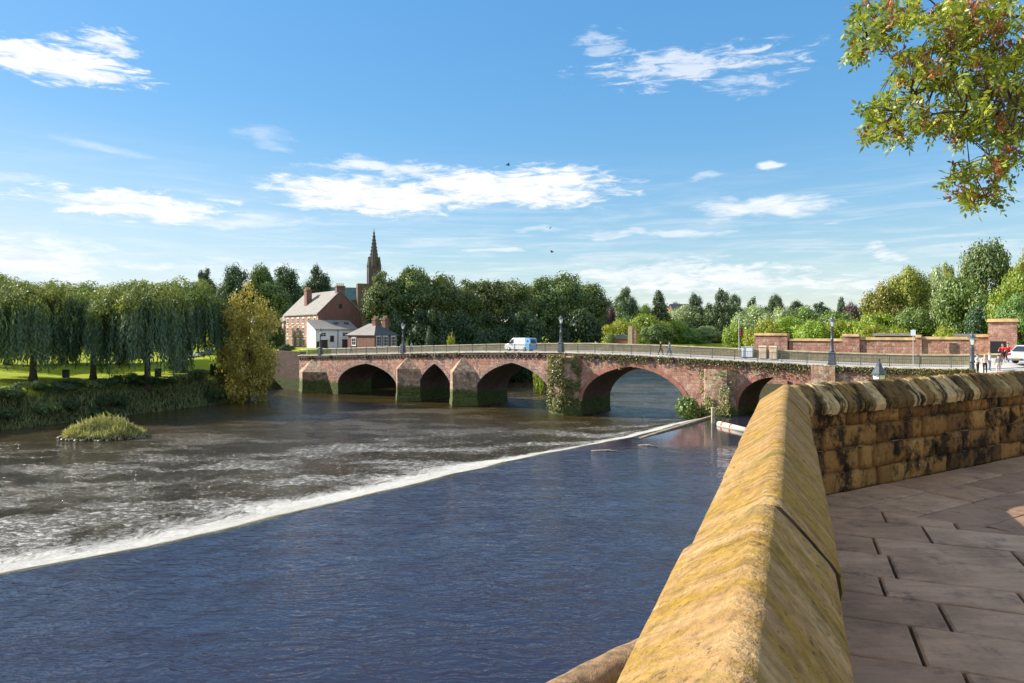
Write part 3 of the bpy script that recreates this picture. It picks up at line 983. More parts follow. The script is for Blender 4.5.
def cutwater(sL, sR, c, zr, blunt, ztop, name='cutwater', back=False):
    """pointed pier foot; blunt = width of the flat nose; sloping cap back to the wall"""
    mb = MB()
    sm = (sL + sR) / 2
    b_ = blunt / 2
    pl = [(sL, 0.05), (sm - b_, -c), (sm + b_, -c), (sR, 0.05)] if blunt > 0 else [(sL, 0.05), (sm, -c), (sR, 0.05)]
    n = len(pl)
    nz_ = 10
    zs = [-1.5 + (zr + 1.5) * i / nz_ for i in range(nz_ + 1)]
    fl = [1.05 if z < 0.6 else 1.0 for z in zs]
    vs, fs = [], []
    for z, f in zip(zs, fl):
        for x, y in pl:
            vs.append((sm + (x - sm) * f, y * f if y < 0 else y, z))
    for i in range(nz_):
        for j in range(n - 1):
            fs.append((i * n + j, i * n + j + 1, (i + 1) * n + j + 1, (i + 1) * n + j))
    o = nz_ * n
    tops = len(vs)
    vs += [(sm - b_, 0.03, ztop), (sm + b_, 0.03, ztop)] if n == 4 else [(sm, 0.03, ztop)]
    if n == 4:
        fs += [(o, o + 1, tops), (o + 1, o + 2, tops + 1, tops), (o + 2, o + 3, tops + 1)]
    else:
        fs += [(o, o + 1, tops), (o + 1, o + 2, tops)]
    if back:
        vs = [(x, BW - y, z) for x, y, z in vs]
        fs = [tuple(reversed(f)) for f in fs]
    mb.add(vs, fs)
    return mb.build(name, M['cutwater'], bridge)


gaps = [(S0, arches[0][0])] + [(arches[i][1], arches[i + 1][0]) for i in range(4)]
A = gaps[0]
cutwater(A[0], A[0] + (A[1] - A[0]) * 0.72, 2.3, bz(304, 371), 0, topz(A[0]) - CORN - 0.05)
cutwater(gaps[1][0] - 0.25, gaps[1][1] + 0.2, 2.4, bz(394, 368), 0, topz(gaps[1][0]) - CORN - 0.05)
cutwater(gaps[2][0] - 0.25, gaps[2][1] + 0.2, 2.5, bz(449, 371), 0, topz(gaps[2][0]) - CORN - 0.05)
cutwater(gaps[3][0] - 0.3, gaps[3][1] - 0.3, 1.5, bz(566, 357), 1.6, topz(gaps[3][0]) - CORN - 0.02)
cutwater(bs(704), gaps[4][1] - 0.15, 1.4, bz(720, 369), 2.6, topz(gaps[4][0]) - CORN - 1.0)
for g_ in gaps[1:]:
    cutwater(g_[0], g_[1], 2.5, 4.0, 0, 6.0, back=True)

# cornice, corbels, deck
cor, cbl, kerb, road, path, par, pcap = MB(), MB(), MB(), MB(), MB(), MB(), MB()


def strip(mb, y0, y1, zo0, zo1, sa=S0, sb=S1, step=2.0):
    n = int((sb - sa) / step)
    pts = [sa + (sb - sa) * i / n for i in range(n + 1)]
    vs, fs = [], []
    for s_ in pts:
        z = topz(s_)
        vs += [(s_, y0, z + zo0), (s_, y1, z + zo0), (s_, y1, z + zo1), (s_, y0, z + zo1)]
    for i in range(n):
        a = i * 4
        for j in range(4):
            fs.append((a + j, a + 4 + j, a + 4 + (j + 1) % 4, a + (j + 1) % 4))
    fs += [(0, 1, 2, 3), (n * 4 + 3, n * 4 + 2, n * 4 + 1, n * 4)]
    mb.add(vs, fs)


strip(cor, -0.22, 0.3, -CORN, -0.10)
strip(kerb, -0.30, 0.32, -0.10, 0.06)
strip(path, 0.32, 2.0, -0.2, 0.05)
strip(road, 2.0, 7.2, -0.2, -0.07)
strip(path, 7.2, BW - 0.35, -0.2, 0.05)
strip(par, BW - 0.35, BW + 0.1, -0.42, 1.05)
strip(pcap, BW - 0.42, BW + 0.17, 1.052, 1.2)
nb = int((S1 - S0) / 0.75)
for i in range(nb):
    sa, sb = S0 + (S1 - S0) * i / nb, S0 + (S1 - S0) * (i + 1) / nb
    za, zb = topz(sa) - CORN - 0.003, topz(sb) - CORN - 0.003
    zm = (za + zb) / 2
    cbl.prism([(sa, za - 0.05), (sa + 0.2, zm - 0.05), (sa + 0.2, zm - 0.36), (sa + 0.52, zm - 0.36), (sa + 0.52, zm - 0.05), (sb, zb - 0.05), (sb, zb), (sa, za)][::-1], 'y', -0.20, 0.02)
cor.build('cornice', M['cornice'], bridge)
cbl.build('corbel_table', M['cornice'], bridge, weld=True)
kerb.build('kerb', M['kerb'], bridge)
road.build('roadway', M['asphalt'], bridge)
path.build('footway', M['footway'], bridge)
par.build('far_parapet', M['parapet'], bridge)
pcap.build('parapet_cap', M['parcap'], bridge)
# near railing
rail = MB()
s_ = S0 + 0.4
i = 0
sR1 = bs(964)
while s_ < sR1:
    z = topz(s_) + 0.06
    if i % 16 == 0:
        rail.box(s_ - 0.045, s_ + 0.045, -0.10, -0.01, z, z + 1.14)
    else:
        rail.box(s_ - 0.014, s_ + 0.014, -0.068, -0.042, z + 0.1, z + 1.06)
    s_ += 0.17
    i += 1
n = 60
for zo, r_ in ((1.08, 0.028), (0.12, 0.018)):
    rail.tube([(S0 + 0.4 + (sR1 - S0 - 0.4) * j / n, -0.055, topz(S0 + 0.4 + (sR1 - S0 - 0.4) * j / n) + 0.06 + zo) for j in range(n + 1)], r_, 6)
rail.build('railing', plain('grey_railing', (0.10, 0.105, 0.11), 0.45, 0.2, var=0.15), bridge)
# wing wall left of the bridge and pilaster right of the last arch
wq = MB()
wq.box(S0 - 10.0, S0 - 0.02, 0.4, 1.6, -1.5, topz(S0) + 0.75)
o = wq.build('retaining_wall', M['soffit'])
o.location = bridge.location
o.rotation_euler = bridge.rotation_euler
tag(o, 'dark stone retaining wall at the left foot of the bridge', 'wall')
pil = MB()
pil.box(bs(812), bs(836), -0.55, 0.02, -1.5, topz(bs(824)) - 0.12)
pil.build('pilaster', M['cutwater'], bridge)


def bl(px, y, dz=0.0):
    """a world point on the bridge deck, y metres behind the near edge, seen near pixel column px"""
    s_ = bs(px)
    w = bridge.matrix_basis @ Vector((s_, y, topz(s_) + dz))
    return w


# ------------------------------------------------------------------ foliage on the bridge
rng = np.random.default_rng(5)


def ivy_patch(name, pts, nrm, size, label, cat='ivy', mat='lf_ivy', parent_m=True):
    P = np.array(pts)
    N = np.array(nrm) + rng.normal(size=P.shape) * 0.55
    me = quads_mesh(name, leaves(P, N, size, size * 0.75, rng), M[mat])
    o = bpy.data.objects.new(name, me)
    COL.objects.link(o)
    if parent_m:
        o.location = bridge.location
        o.rotation_euler = bridge.rotation_euler
    return tag(o, label, cat)


def face_pts(n, a, b_, z0, z1, thick, thr, sc_):
    """points scattered over the upright face a-b, clumped by noise"""
    a, b_ = Vector((*a, 0)), Vector((*b_, 0))
    d = b_ - a
    nn = Vector((d.y, -d.x, 0)).normalized()
    out, no = [], []
    while len(out) < n:
        u, z = rng.random(), rng.uniform(z0, z1)
        p = a + d * u
        k_ = noise.noise(Vector((p.x * sc_, z * sc_ * 0.8, p.y)))
        if k_ + rng.normal() * 0.12 > thr:
            q = p + nn * (0.05 + abs(rng.normal()) * thick)
            out.append((q.x, q.y, z))
            no.append((nn.x, nn.y, 0.25))
    return out, no


g_ = gaps[3]
sm = (g_[0] + g_[1] - 0.6) / 2
zt = topz(sm) - 0.3
p1, n1 = face_pts(1900, (g_[0] - 0.3, 0), (sm - 0.8, -1.5), 0.6, zt, 0.20, -0.25, 0.8)
p2, n2 = face_pts(1300, (sm - 0.8, -1.5), (sm + 0.8, -1.5), 0.6, zt, 0.20, -0.18, 0.8)
p3, n3 = face_pts(1500, (sm + 0.8, -1.5), (g_[1] - 0.3, 0), 0.8, zt, 0.22, 0.0, 0.8)
ivy_patch('ivy', p1 + p2 + p3, n1 + n2 + n3, 0.26, 'shaggy ivy covering the middle bridge pier below the tall lamp')
g_ = gaps[4]
p1, n1 = face_pts(1100, (bs(704), 0), (g_[1], -1.4), 1.7, topz(g_[0]) - 1.4, 0.15, 0.02, 0.9)
ivy_patch('ivy', [(a, b_ - 1.0, c) for a, b_, c in p1], n1, 0.22, 'thin ivy climbing the pale bridge pier beside the weir end')
P = []
for i in range(1500):
    v = rng.normal(size=3)
    v /= np.linalg.norm(v)
    r_ = 0.6 + 0.4 * rng.random()
    P.append((bs(692) + v[0] * 1.5 * r_, -1.5 + v[1] * 1.2 * r_, 2.2 + v[2] * 1.5 * r_))
P = np.array(P)
ivy_patch('pier_shrub', P, unit(P - P.mean(0)), 0.30, 'green shrub growing at the foot of the pier right of the big arch', 'shrub', 'lf_mid')
# weeds hanging from the cornice
pts, nr = [], []
s_ = S0
while s_ < S1:
    dens = noise.noise(Vector((s_ * 0.16, 2.2, 0))) * 0.6 + noise.noise(Vector((s_ * 0.9, 7.2, 0))) * 0.7 + (0.28 if s_ > 4 else -0.12)
    if dens > 0.05:
        L = 0.25 + max(0, dens) * 2.3 * rng.random()
        for j in range(int(4 + dens * 15)):
            pts.append((s_ + rng.normal() * 0.12, -0.30 - abs(rng.normal()) * 0.08, topz(s_) - 0.12 + 0.1 * rng.random() - L * rng.random() ** 1.2))
            nr.append((0.0, -1, 0.4))
    s_ += 0.11
o = ivy_patch('hanging_weeds', pts, nr, 0.20, 'straggling weeds hanging from the bridge cornice', 'weeds', 'lf_weed')
o['kind'] = 'stuff'

# ------------------------------------------------------------------ tree kit
def clump_crown(name, mat, seed, Rx, Rz, zc, nclump, rmin, rmax, nleaf, size, shape='round', thr=0.0):
    """crown of leaf quads gathered in clumps; returns mesh and the clump centres"""
    r = np.random.default_rng(seed)
    C, S = [], []
    while len(C) < nclump:
        v = r.normal(size=3)
        v /= np.linalg.norm(v)
        q = r.uniform(0.45, 0.95) ** 0.6
        p = v * q
        if shape == 'cone':
            f = max(0.12, 0.5 * (1 - p[2])) ** 0.75
            p = np.array([p[0] * f * 1.25, p[1] * f * 1.25, p[2]])
        elif shape == 'egg':
            f = 1.0 - 0.33 * max(0, p[2]) - 0.12 * max(0, -p[2])
            p = np.array([p[0] * f, p[1] * f, p[2]])
        elif shape == 'flat' and p[2] < -0.35:
            continue
        C.append((p[0] * Rx, p[1] * Rx, zc + p[2] * Rz))
        S.append(r.uniform(rmin, rmax) * (0.75 if p[2] > 0.7 else 1.0))
    C, S = np.array(C), np.array(S)
    w = S ** 2 / (S ** 2).sum()
    ci = r.choice(nclump, nleaf, p=w)
    v = unit(r.normal(size=(nleaf, 3)))
    rad = S[ci] * (r.uniform(0.35, 1.0, nleaf) ** 0.5) * (1 + 0.22 * r.normal(size=nleaf))
    P = C[ci] + v * rad[:, None] * np.array([1.0, 1.0, 0.8])
    N = v * 1.6 + r.normal(size=(nleaf, 3)) * 0.5 + np.array([0, 0, 0.25])
    Q = leaves(P, N, size, size * 0.72, r)
    me = quads_mesh(name, Q, mat)
    return me, C


def trunk_mesh(name, C, zc, rb, h0, seed, nlimb=7):
    r = random.Random(seed)
    mb = MB()
    top = zc + (max(c[2] for c in C) - zc) * 0.5
    pts, rad = [], []
    for i in range(9):
        f = i / 8
        pts.append((math.sin(f * 3 + seed) * 0.25 * f, math.cos(f * 2.3 + seed) * 0.25 * f, top * f - 0.3 * (1 - f)))
        rad.append(rb * (1.35 if i == 0 else 1.0) * (1 - 0.8 * f))
    mb.tube(pts, rad, 9)
    idx = list(range(len(C)))
    r.shuffle(idx)
    for j in idx[:nlimb]:
        c = Vector(C[j])
        st = Vector(pts[r.choice((3, 4, 5))])
        mid = st.lerp(c, 0.5) + Vector((0, 0, 0.6))
        mb.tube([st, mid, c], [rb * 0.42, rb * 0.26, rb * 0.08], 6)
    me_o = mb.build(name, M['bark'], None, True)
    me = me_o.data
    bpy.data.objects.remove(me_o)
    return me


def willow_meshes(seed, Rr, H, ecc):
    r = np.random.default_rng(seed)
    Q, QT, C = [], [], []
    for i in range(34):
        a = r.uniform(0, 2 * PI)
        q = math.sqrt(r.uniform(0.0, 0.95))
        C.append((math.cos(a) * q * Rr * ecc, math.sin(a) * q * Rr / ecc, H * (0.60 + 0.32 * math.sqrt(max(0, 1 - q * q)) * r.uniform(0.8, 1.12)) + r.normal() * 0.5))
    C = np.array(C)
    S = r.uniform(0.7, 1.9, len(C))
    n = 7500
    ci = r.choice(len(C), n, p=S ** 2 / (S ** 2).sum())
    v = unit(r.normal(size=(n, 3)))
    P = C[ci] + v * (r.uniform(0.3, 1, n) ** 0.5 * S[ci])[:, None] * [1.0, 1.0, 0.9]
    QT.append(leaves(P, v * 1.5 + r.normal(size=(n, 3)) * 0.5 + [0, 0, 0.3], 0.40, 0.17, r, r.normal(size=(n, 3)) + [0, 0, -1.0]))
    nc = 64
    curtains = [(r.uniform(0, 2 * PI), math.sqrt(r.uniform(0.05, 1.0)), r.uniform(0, 1)) for _ in range(nc)]
    for i in range(600):
        ca, cq, cl = curtains[r.integers(0, nc)]
        a = ca + r.normal() * 0.10
        q = min(1.08, max(0.05, cq + r.normal() * 0.06))
        x, y = math.cos(a) * q * Rr * 1.04 * ecc, math.sin(a) * q * Rr * 1.04 / ecc
        zt = H * (0.54 + 0.34 * math.sqrt(max(0, 1 - (min(q, 1) * 0.97) ** 2))) + r.normal() * 0.4 + (cl - 0.5) * 2.4
        lobe = 0.5 + 0.5 * math.sin(a * 5 + seed) * math.cos(a * 3 + 1.7 * seed)
        zb = 1.3 + 4.8 * cl * lobe + (H * 0.20) * r.random() ** 2 + (1 - q) * 3.0
        if zt - zb < 1:
            continue
        m = int((zt - zb) / 0.2)
        f = np.linspace(0, 1, m)
        out = np.array([math.cos(a), math.sin(a), 0])
        P = np.stack([x + out[0] * 0.5 * np.sin(f * 1.6) + r.normal(size=m) * 0.12,
                      y + out[1] * 0.5 * np.sin(f * 1.6) + r.normal(size=m) * 0.12, zt - (zt - zb) * f], 1)
        T = np.tile(np.array([0, 0, -1.0]), (m, 1)) + r.normal(size=(m, 3)) * 0.22
        N = np.tile(out + [0, 0, 0.2], (m, 1)) + r.normal(size=(m, 3)) * 0.4
        k_ = int(m * r.uniform(0.0, 0.30))
        L_ = leaves(P, N, 0.62, 0.15, r, T)
        QT.append(L_[:k_])
        Q.append(L_[k_:])
    Q, QT = np.concatenate(Q), np.concatenate(QT)
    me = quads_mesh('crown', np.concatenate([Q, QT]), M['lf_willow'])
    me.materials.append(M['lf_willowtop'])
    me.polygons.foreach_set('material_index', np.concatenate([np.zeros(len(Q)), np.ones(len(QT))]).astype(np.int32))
    return me, trunk_mesh('trunk', C, H * 0.62, 0.5, 0, seed, 9)


KIT = {}


def kit(key, mat, seed, Rx, Rz, zc, nc, rmin, rmax, nl, size, shape, rb):
    me, C = clump_crown('crown', M[mat], seed, Rx, Rz, zc, nc, rmin, rmax, nl, size, shape)
    KIT[key] = (me, trunk_mesh('trunk', C, zc, rb, 0, seed), zc + Rz + rmin, Rx + (rmin + rmax) / 2 * 0.8)


kit('lime', 'lf_lime', 11, 4.2, 6.0, 8.6, 70, 1.1, 2.1, 17000, 0.42, 'egg', 0.42)
kit('lime2', 'lf_lime', 12, 4.5, 5.8, 8.2, 64, 1.2, 2.3, 17000, 0.42, 'round', 0.45)
kit('lime3', 'lf_lime', 13, 4.0, 6.4, 9.0, 70, 1.0, 2.0, 17000, 0.42, 'egg', 0.4)
kit('round', 'lf_mid', 14, 4.8, 4.6, 6.0, 56, 1.1, 2.2, 15000, 0.42, 'round', 0.4)
kit('round2', 'lf_mid', 15, 5.0, 4.3, 5.6, 50, 1.2, 2.4, 15000, 0.42, 'round', 0.4)
kit('cone', 'lf_dark', 16, 4.0, 6.4, 7.6, 62, 1.0, 1.8, 9000, 0.55, 'cone', 0.35)
kit('cone2', 'lf_dark', 17, 4.4, 5.9, 7.0, 60, 1.1, 2.0, 9000, 0.55, 'egg', 0.35)
kit('bush', 'lf_bank', 18, 2.1, 1.3, 1.3, 26, 0.45, 0.85, 3200, 0.24, 'flat', 0.10)
kit('bush2', 'lf_bank', 19, 2.4, 1.2, 1.2, 26, 0.45, 0.9, 3200, 0.24, 'flat', 0.10)
kit('big', 'lf_olive', 20, 6.0, 6.6, 9.0, 110, 1.2, 2.4, 24000, 0.42, 'egg', 0.6)
kit('spray', 'lf_gold', 21, 3.7, 5.2, 5.8, 74, 0.7, 1.5, 11500, 0.27, 'round', 0.16)
WIL = [willow_meshes(3, 5.8, 14.5, 1.12), willow_meshes(8, 6.0, 14.0, 0.92), willow_meshes(15, 5.6, 13.6, 1.2)]


def plant(name, key, x, y, htop, label, cat='tree', mat=None, wid=None, group=None, rz=None, sink=0.0, z0=None):
    """a tree of kit `key`, top at height htop (m above datum), crown half width wid"""
    me, tm, H, Rr = KIT[key]
    z = (gz(x, y) if z0 is None else z0) - sink
    sz = (htop - z) / H
    sx = sz if wid is None else wid / Rr
    o = thing(name, label, cat, (x, y, z), random.random() * 6.28 if rz is None else rz, group)
    o.scale = (sx, sx, sz)
    for nm, mesh, mm in (('trunk', tm, None), ('crown', me, mat)):
        c = bpy.data.objects.new(nm, mesh)
        COL.objects.link(c)
        c.parent = o
        if mm:
            c.material_slots[0].link = 'OBJECT'
            c.material_slots[0].material = M[mm]
    return o


def plantpx(name, key, px, ytop, depth, wpx, label, mat=None, cat='tree', group=None, sink=0.0, z0=None):
    p = at(px, ytop, depth)
    return plant(name, key, p.x, p.y, p.z, label, cat, mat, wpx / F * depth, group, None, sink, z0)


random.seed(4)
# willows on the left bank
for px, ytop, dep, wpx, v, lab in [
        (-26, 272, 99, 48, 0, 'dark weeping willow cut off by the left edge of the photo'),
        (33, 279, 97, 46, 1, 'weeping willow nearest the left edge with its trunk in full view'),
        (93, 286, 101, 40, 2, 'weeping willow with thick dark trunk second from the left edge'),
        (147, 277, 100, 44, 1, 'weeping willow with slim trunk behind the low river island'),
        (184, 282, 111, 42, 0, 'weeping willow next to the golden bush'),
        (120, 282, 124, 44, 2, 'weeping willow set back behind the front row'),
        (64, 284, 126, 46, 0, 'weeping willow set back between the two leftmost trunks'),
        (8, 274, 122, 46, 2, 'weeping willow at the back of the left willow clump')]:
    p = at(px, ytop, dep)
    z = gz(p.x, p.y)
    o = thing('willow_tree', lab, 'tree', (p.x, p.y, z), random.random() * 6.28, 'weeping willows on the left bank')
    sz = (p.z - z) / 14.2
    o.scale = (wpx / F * dep / 6.3, wpx / F * dep / 6.3, sz)
    for nm, me in (('trunk', WIL[v][1]), ('crown', WIL[v][0])):
        c = bpy.data.objects.new(nm, me)
        COL.objects.link(c)
        c.parent = o
plantpx('golden_bush', 'spray', 250, 278, 112, 33, 'tall golden yellow bush on the bank left of the bridge', 'lf_gold', 'bush', sink=1.0)
plantpx('golden_bush', 'spray', 236, 300, 115, 20, 'paler shorter bush hugging the left side of the golden bush', 'lf_olive', 'bush', sink=1.0)

# trees behind the houses, left
for px, ytop, dep, w, key, mat, lab in [
        (205, 263, 190, 15, 'lime', 'lf_dark', 'dark rounded tree standing above the willows, leftmost of the far clump'),
        (236, 260, 185, 19, 'lime2', 'lf_dark', 'dark tree above the golden bush in the far clump'),
        (262, 256, 190, 18, 'lime3', 'lf_lime', 'tallest dark tree right above the golden bush'),
        (286, 261, 200, 20, 'lime2', 'lf_dark', 'dark tree between the golden bush and the brick house roof'),
        (318, 260, 215, 17, 'lime', 'lf_dark', 'lone dark tree rising behind the brick house chimney'),
        (272, 274, 186, 20, 'lime3', 'lf_lime', 'green tree pressed against the left end of the brick house'),
        (304, 287, 205, 17, 'round', 'lf_dark', 'low dark tree behind the brick house ridge')]:
    plantpx('broadleaf_tree', key, px, ytop, dep, w, lab, mat, group='trees behind the left houses')
for px, ytop, dep, w, mat, lab in [(276, 322, 150, 12, 'lf_dark', 'dark bush between the golden bush and the pink house'), (270, 306, 160, 15, 'lf_lime', 'green tree peeping out right behind the golden bush'),
                                   (287, 343, 142, 9, 'lf_dark', 'low dark bush in front of the pink house')]:
    plantpx('garden_shrub', 'round2', px, ytop, dep, w, lab, mat, 'shrub', sink=1.5)

# the long row of limes behind the bridge
for px, ytop, dep, w, key, lab in [
        (383, 266, 151, 25, 'lime', 'sunlit lime tree touching the church spire at the left end of the row'),
        (412, 258, 154, 27, 'lime3', 'tallest lime tree just right of the church spire'),
        (440, 269, 158, 27, 'lime2', 'lime tree in the row above the small conifer'),
        (466, 274, 163, 26, 'lime', 'lime tree in the row above the bridge between two cutwaters'),
        (490, 272, 168, 26, 'lime3', 'lime tree in the row left of the white van'),
        (515, 276, 174, 26, 'lime2', 'lime tree in the row right above the white van'),
        (540, 272, 181, 27, 'lime', 'lime tree in the row just left of the tall middle lamp'),
        (563, 268, 189, 29, 'lime2', 'lime tree in the row behind the tall middle lamp'),
        (586, 276, 197, 27, 'lime3', 'lime tree at the right end of the long row')]:
    plantpx('lime_tree', key, px, ytop, dep, w, lab, 'lf_lime', group='row of limes behind the bridge')
for px, yt, dep, w, lab in [(428, 300, 146, 26, 'dense dark understory tree behind the small conifer'), (470, 306, 152, 30, 'dense dark understory tree behind the lamp row left of the van'),
                            (520, 304, 160, 32, 'dense dark understory tree right behind the white van'), (575, 302, 172, 32, 'dense dark understory tree behind the tall middle lamp'),
                            (392, 306, 146, 18, 'dense dark understory tree right of the hipped cottage')]:
    plantpx('understory_tree', 'round2', px, yt, dep, w, lab, 'lf_dark', group='dark understory behind the bridge')
plantpx('conifer', 'cone', 429, 321, 137, 8, 'small bright conifer beside the lamp right of the cottage', 'lf_blue')
plantpx('yellow_shrub', 'bush', 452, 326, 138, 7, 'yellow green shrub lit by the sun behind the bridge parapet', 'lf_yellow', 'shrub')
plantpx('yellow_shrub', 'bush2', 408, 333, 136, 8, 'pale shrub behind the parapet next to the lamp near the cottage', 'lf_mid', 'shrub')
for px, lab in ((590, 'bright low shrub behind the parapet right of the tall middle lamp'), (545, 'bright low shrub behind the parapet between the van and the tall lamp')):
    plantpx('yellow_shrub', 'bush2', px, 339, 128, 14, lab, 'lf_bright', 'shrub')

# far right bank: light bushes and willows behind the bridge
for px, ytop, dep, w, key, mat, lab in [
        (618, 318, 262, 20, 'round', 'lf_yellow', 'yellowish tree next to the white chimney hut'),
        (648, 311, 285, 24, 'round2', 'lf_bright', 'rounded bright tree behind the two walkers'),
        (636, 307, 300, 20, 'round', 'lf_mid', 'bright tree below the two tall dark trees'),
        (657, 321, 268, 19, 'round2', 'lf_lime', 'dark rounded bush right behind the two walkers'),
        (692, 303, 316, 30, 'round', 'lf_pale', 'pale grey green willow left of the thin pole'),
        (728, 301, 325, 30, 'round2', 'lf_pale', 'pale grey green willow behind the thin pole'),
        (758, 303, 240, 28, 'round', 'lf_pale', 'pale grey green willow above the stone gate piers'),
        (668, 309, 312, 26, 'round2', 'lf_pale', 'pale grey green willow under the house with a dormer'),
        (708, 305, 330, 26, 'round', 'lf_pale', 'pale grey green willow between the two that flank the thin pole'),
        (744, 304, 330, 26, 'round2', 'lf_pale', 'pale willow above the grey cabinet'),
        (672, 318, 300, 18, 'round', 'lf_bright', 'bright bush between the dark rounded bush and the thin pole'),
        (690, 326, 300, 20, 'round2', 'lf_mid', 'mid green bush left of the thin pole'),
        (706, 323, 300, 15, 'lime3', 'lf_pale', 'narrow pale sapling behind the thin pole'),
        (720, 318, 310, 20, 'round', 'lf_mid', 'mid green tree filling the gap right of the thin pole'),
        (738, 318, 165, 18, 'round', 'lf_bright', 'bright sapling thicket behind the grey cabinet'),
        (765, 315, 150, 22, 'round2', 'lf_yellow', 'yellow green saplings left end of the red wall'),
        (790, 313, 150, 24, 'lime2', 'lf_bright', 'bright sapling behind the left bay of the red wall'),
        (815, 318, 140, 24, 'round', 'lf_bright', 'bright sapling left of the tall right lamp'),
        (842, 315, 140, 24, 'round2', 'lf_yellow', 'yellow green sapling right of the tall right lamp'),
        (782, 303, 205, 24, 'round2', 'lf_pale', 'pale tree above the left end of the red wall'),
        (808, 304, 200, 26, 'round', 'lf_mid', 'mid green tree above the red wall left of the right lamp'),
        (838, 306, 190, 26, 'round2', 'lf_mid', 'mid green tree behind the tall right lamp'),
        (866, 308, 140, 24, 'round', 'lf_bright', 'bright tree above the red wall beside the grey roof'),
        (612, 330, 240, 10, 'bush', 'lf_mid', 'low bush at the foot of the white chimney hut')]:
    plantpx('bushy_tree', key, px, ytop, dep, w, lab, mat, group='light bushes beyond the bridge', sink=2.6)
# dark trees on the skyline
for px, ytop, dep, w, key, mat, lab in [
        (625, 283, 300, 14, 'lime', 'lf_blue', 'dark round topped skyline tree, leftmost of the separate ones'),
        (659, 286, 300, 14, 'cone', 'lf_blue', 'dark cone shaped skyline tree right of the round topped one'),
        (695, 289, 310, 11, 'cone2', 'lf_blue', 'dark skyline tree above the pale willow left of the pole'),
        (722, 284, 305, 12, 'cone2', 'lf_blue', 'dark skyline tree with a peaked top above the thin pole'),
        (735, 291, 310, 11, 'lime2', 'lf_blue', 'lower dark skyline tree leaning on the peaked one'),
        (753, 293, 320, 9, 'cone2', 'lf_blue', 'small pointed dark skyline tree above the stone gate piers'),
        (775, 289, 315, 11, 'lime3', 'lf_blue', 'dark skyline tree above the left end of the red wall'),
        (797, 298, 330, 13, 'lime2', 'lf_dark', 'low dark skyline tree above the left bay of the red wall'),
        (820, 299, 340, 14, 'lime', 'lf_dark', 'low dark skyline tree left of the tall right lamp'),
        (841, 293, 340, 8, 'cone', 'lf_blue', 'slim dark spruce right of the tall right lamp'),
        (852, 301, 325, 11, 'round', 'lf_purple', 'purple copper beech on the skyline right of the tall lamp'),
        (866, 300, 345, 11, 'lime3', 'lf_dark', 'dark skyline tree right of the copper beech'),
        (612, 305, 330, 9, 'round', 'lf_purple', 'small purple tree in front of the distant left house'),
        (643, 301, 340, 12, 'round2', 'lf_mid', 'green tree filling the gap between the round and cone trees'),
        (676, 300, 360, 10, 'lime2', 'lf_blue', 'distant tree behind the house with a dormer'),
        (708, 302, 330, 14, 'round', 'lf_dark', 'low dark tree between two peaked skyline trees'),
        (765, 303, 330, 14, 'round2', 'lf_dark', 'low dark tree filling the skyline above the gate piers'),
        (600, 312, 330, 12, 'lime2', 'lf_dark', 'distant dark tree at the right end of the lime row')]:
    plantpx('skyline_tree', key, px, ytop, dep, w, lab, mat, group='dark trees on the skyline')
# the tall trees at the right
for px, ytop, dep, w, key, mat, lab in [
        (886, 280, 122, 26, 'round', 'lf_olive', 'olive gold tree at the left end of the tall right group'),
        (908, 258, 122, 25, 'big', 'lf_olive', 'tall olive gold tree with a pointed top'),
        (934, 264, 128, 22, 'round', 'lf_pale', 'pale silvery tree between the olive tree and the dark one'),
        (962, 268, 112, 30, 'round2', 'lf_mid', 'broad mid green tree behind the right lamp'),
        (948, 256, 132, 14, 'lime', 'lf_olive', 'narrow olive treetop behind the silvery tree'),
        (987, 230, 122, 33, 'big', 'lf_lime', 'tallest dark green tree at the right'),
        (1012, 266, 100, 24, 'round', 'lf_bright', 'bright green tree above the square stone pillar'),
        (1036, 238, 112, 26, 'big', 'lf_olive', 'tall brownish green tree at the right edge'),
        (1020, 290, 96, 22, 'round', 'lf_mid', 'low leafy tree behind the square stone pillar'),
        (986, 298, 104, 22, 'round2', 'lf_dark', 'dark shady tree left of the square stone pillar'),
        (880, 308, 118, 27, 'round2', 'lf_bright', 'bright bush mass above the grey roof'),
        (915, 305, 116, 26, 'round', 'lf_mid', 'mid green bush above the middle of the red wall'),
        (897, 326, 100, 20, 'round2', 'lf_yellow', 'vivid yellow bush just right of the grey roof'),
        (946, 323, 98, 13, 'round2', 'lf_yellow', 'vivid yellow green bush on top of the red wall'),
        (874, 324, 102, 20, 'round', 'lf_yellow', 'vivid yellow bush over the grey roof'),
        (1062, 250, 104, 28, 'big', 'lf_lime', 'dark tree beyond the right edge')]:
    plantpx('tall_tree', key, px, ytop, dep, w, lab, mat, group='tall trees at the right end of the bridge')

# shrubs along the left bank
Lb = np.array(LEFT[2:7] + [(-44.0, 118)])
bi = 0
for i in range(len(Lb) - 1):
    a, b_ = Lb[i], Lb[i + 1]
    n = int(np.hypot(*(b_ - a)) / 2.3)
    for j in range(n):
        for row in range(2):
            if row == 0 and random.random() < 0.5:
                continue
            f = (j + random.random()) / n
            p = a + (b_ - a) * f
            off = (5.4 if row else 2.2) + random.uniform(-0.6, 0.9)
            x, y = p[0] - off * 0.93, p[1] - off * 0.3 * 0
            z = gz(x, y)
            ht = random.uniform(1.5, 2.8) if row == 0 else random.uniform(1.2, 2.3)
            plant('bank_shrub', random.choice(('bush', 'bush2')), x, y, z + ht, 'dark bramble shrub in the thicket lining the left river bank', 'shrub',
                  random.choice(('lf_bank', 'lf_bank', 'lf_dark', 'lf_lime')), random.uniform(1.6, 2.6), 'dark shrubs along the left bank')
            bi += 1
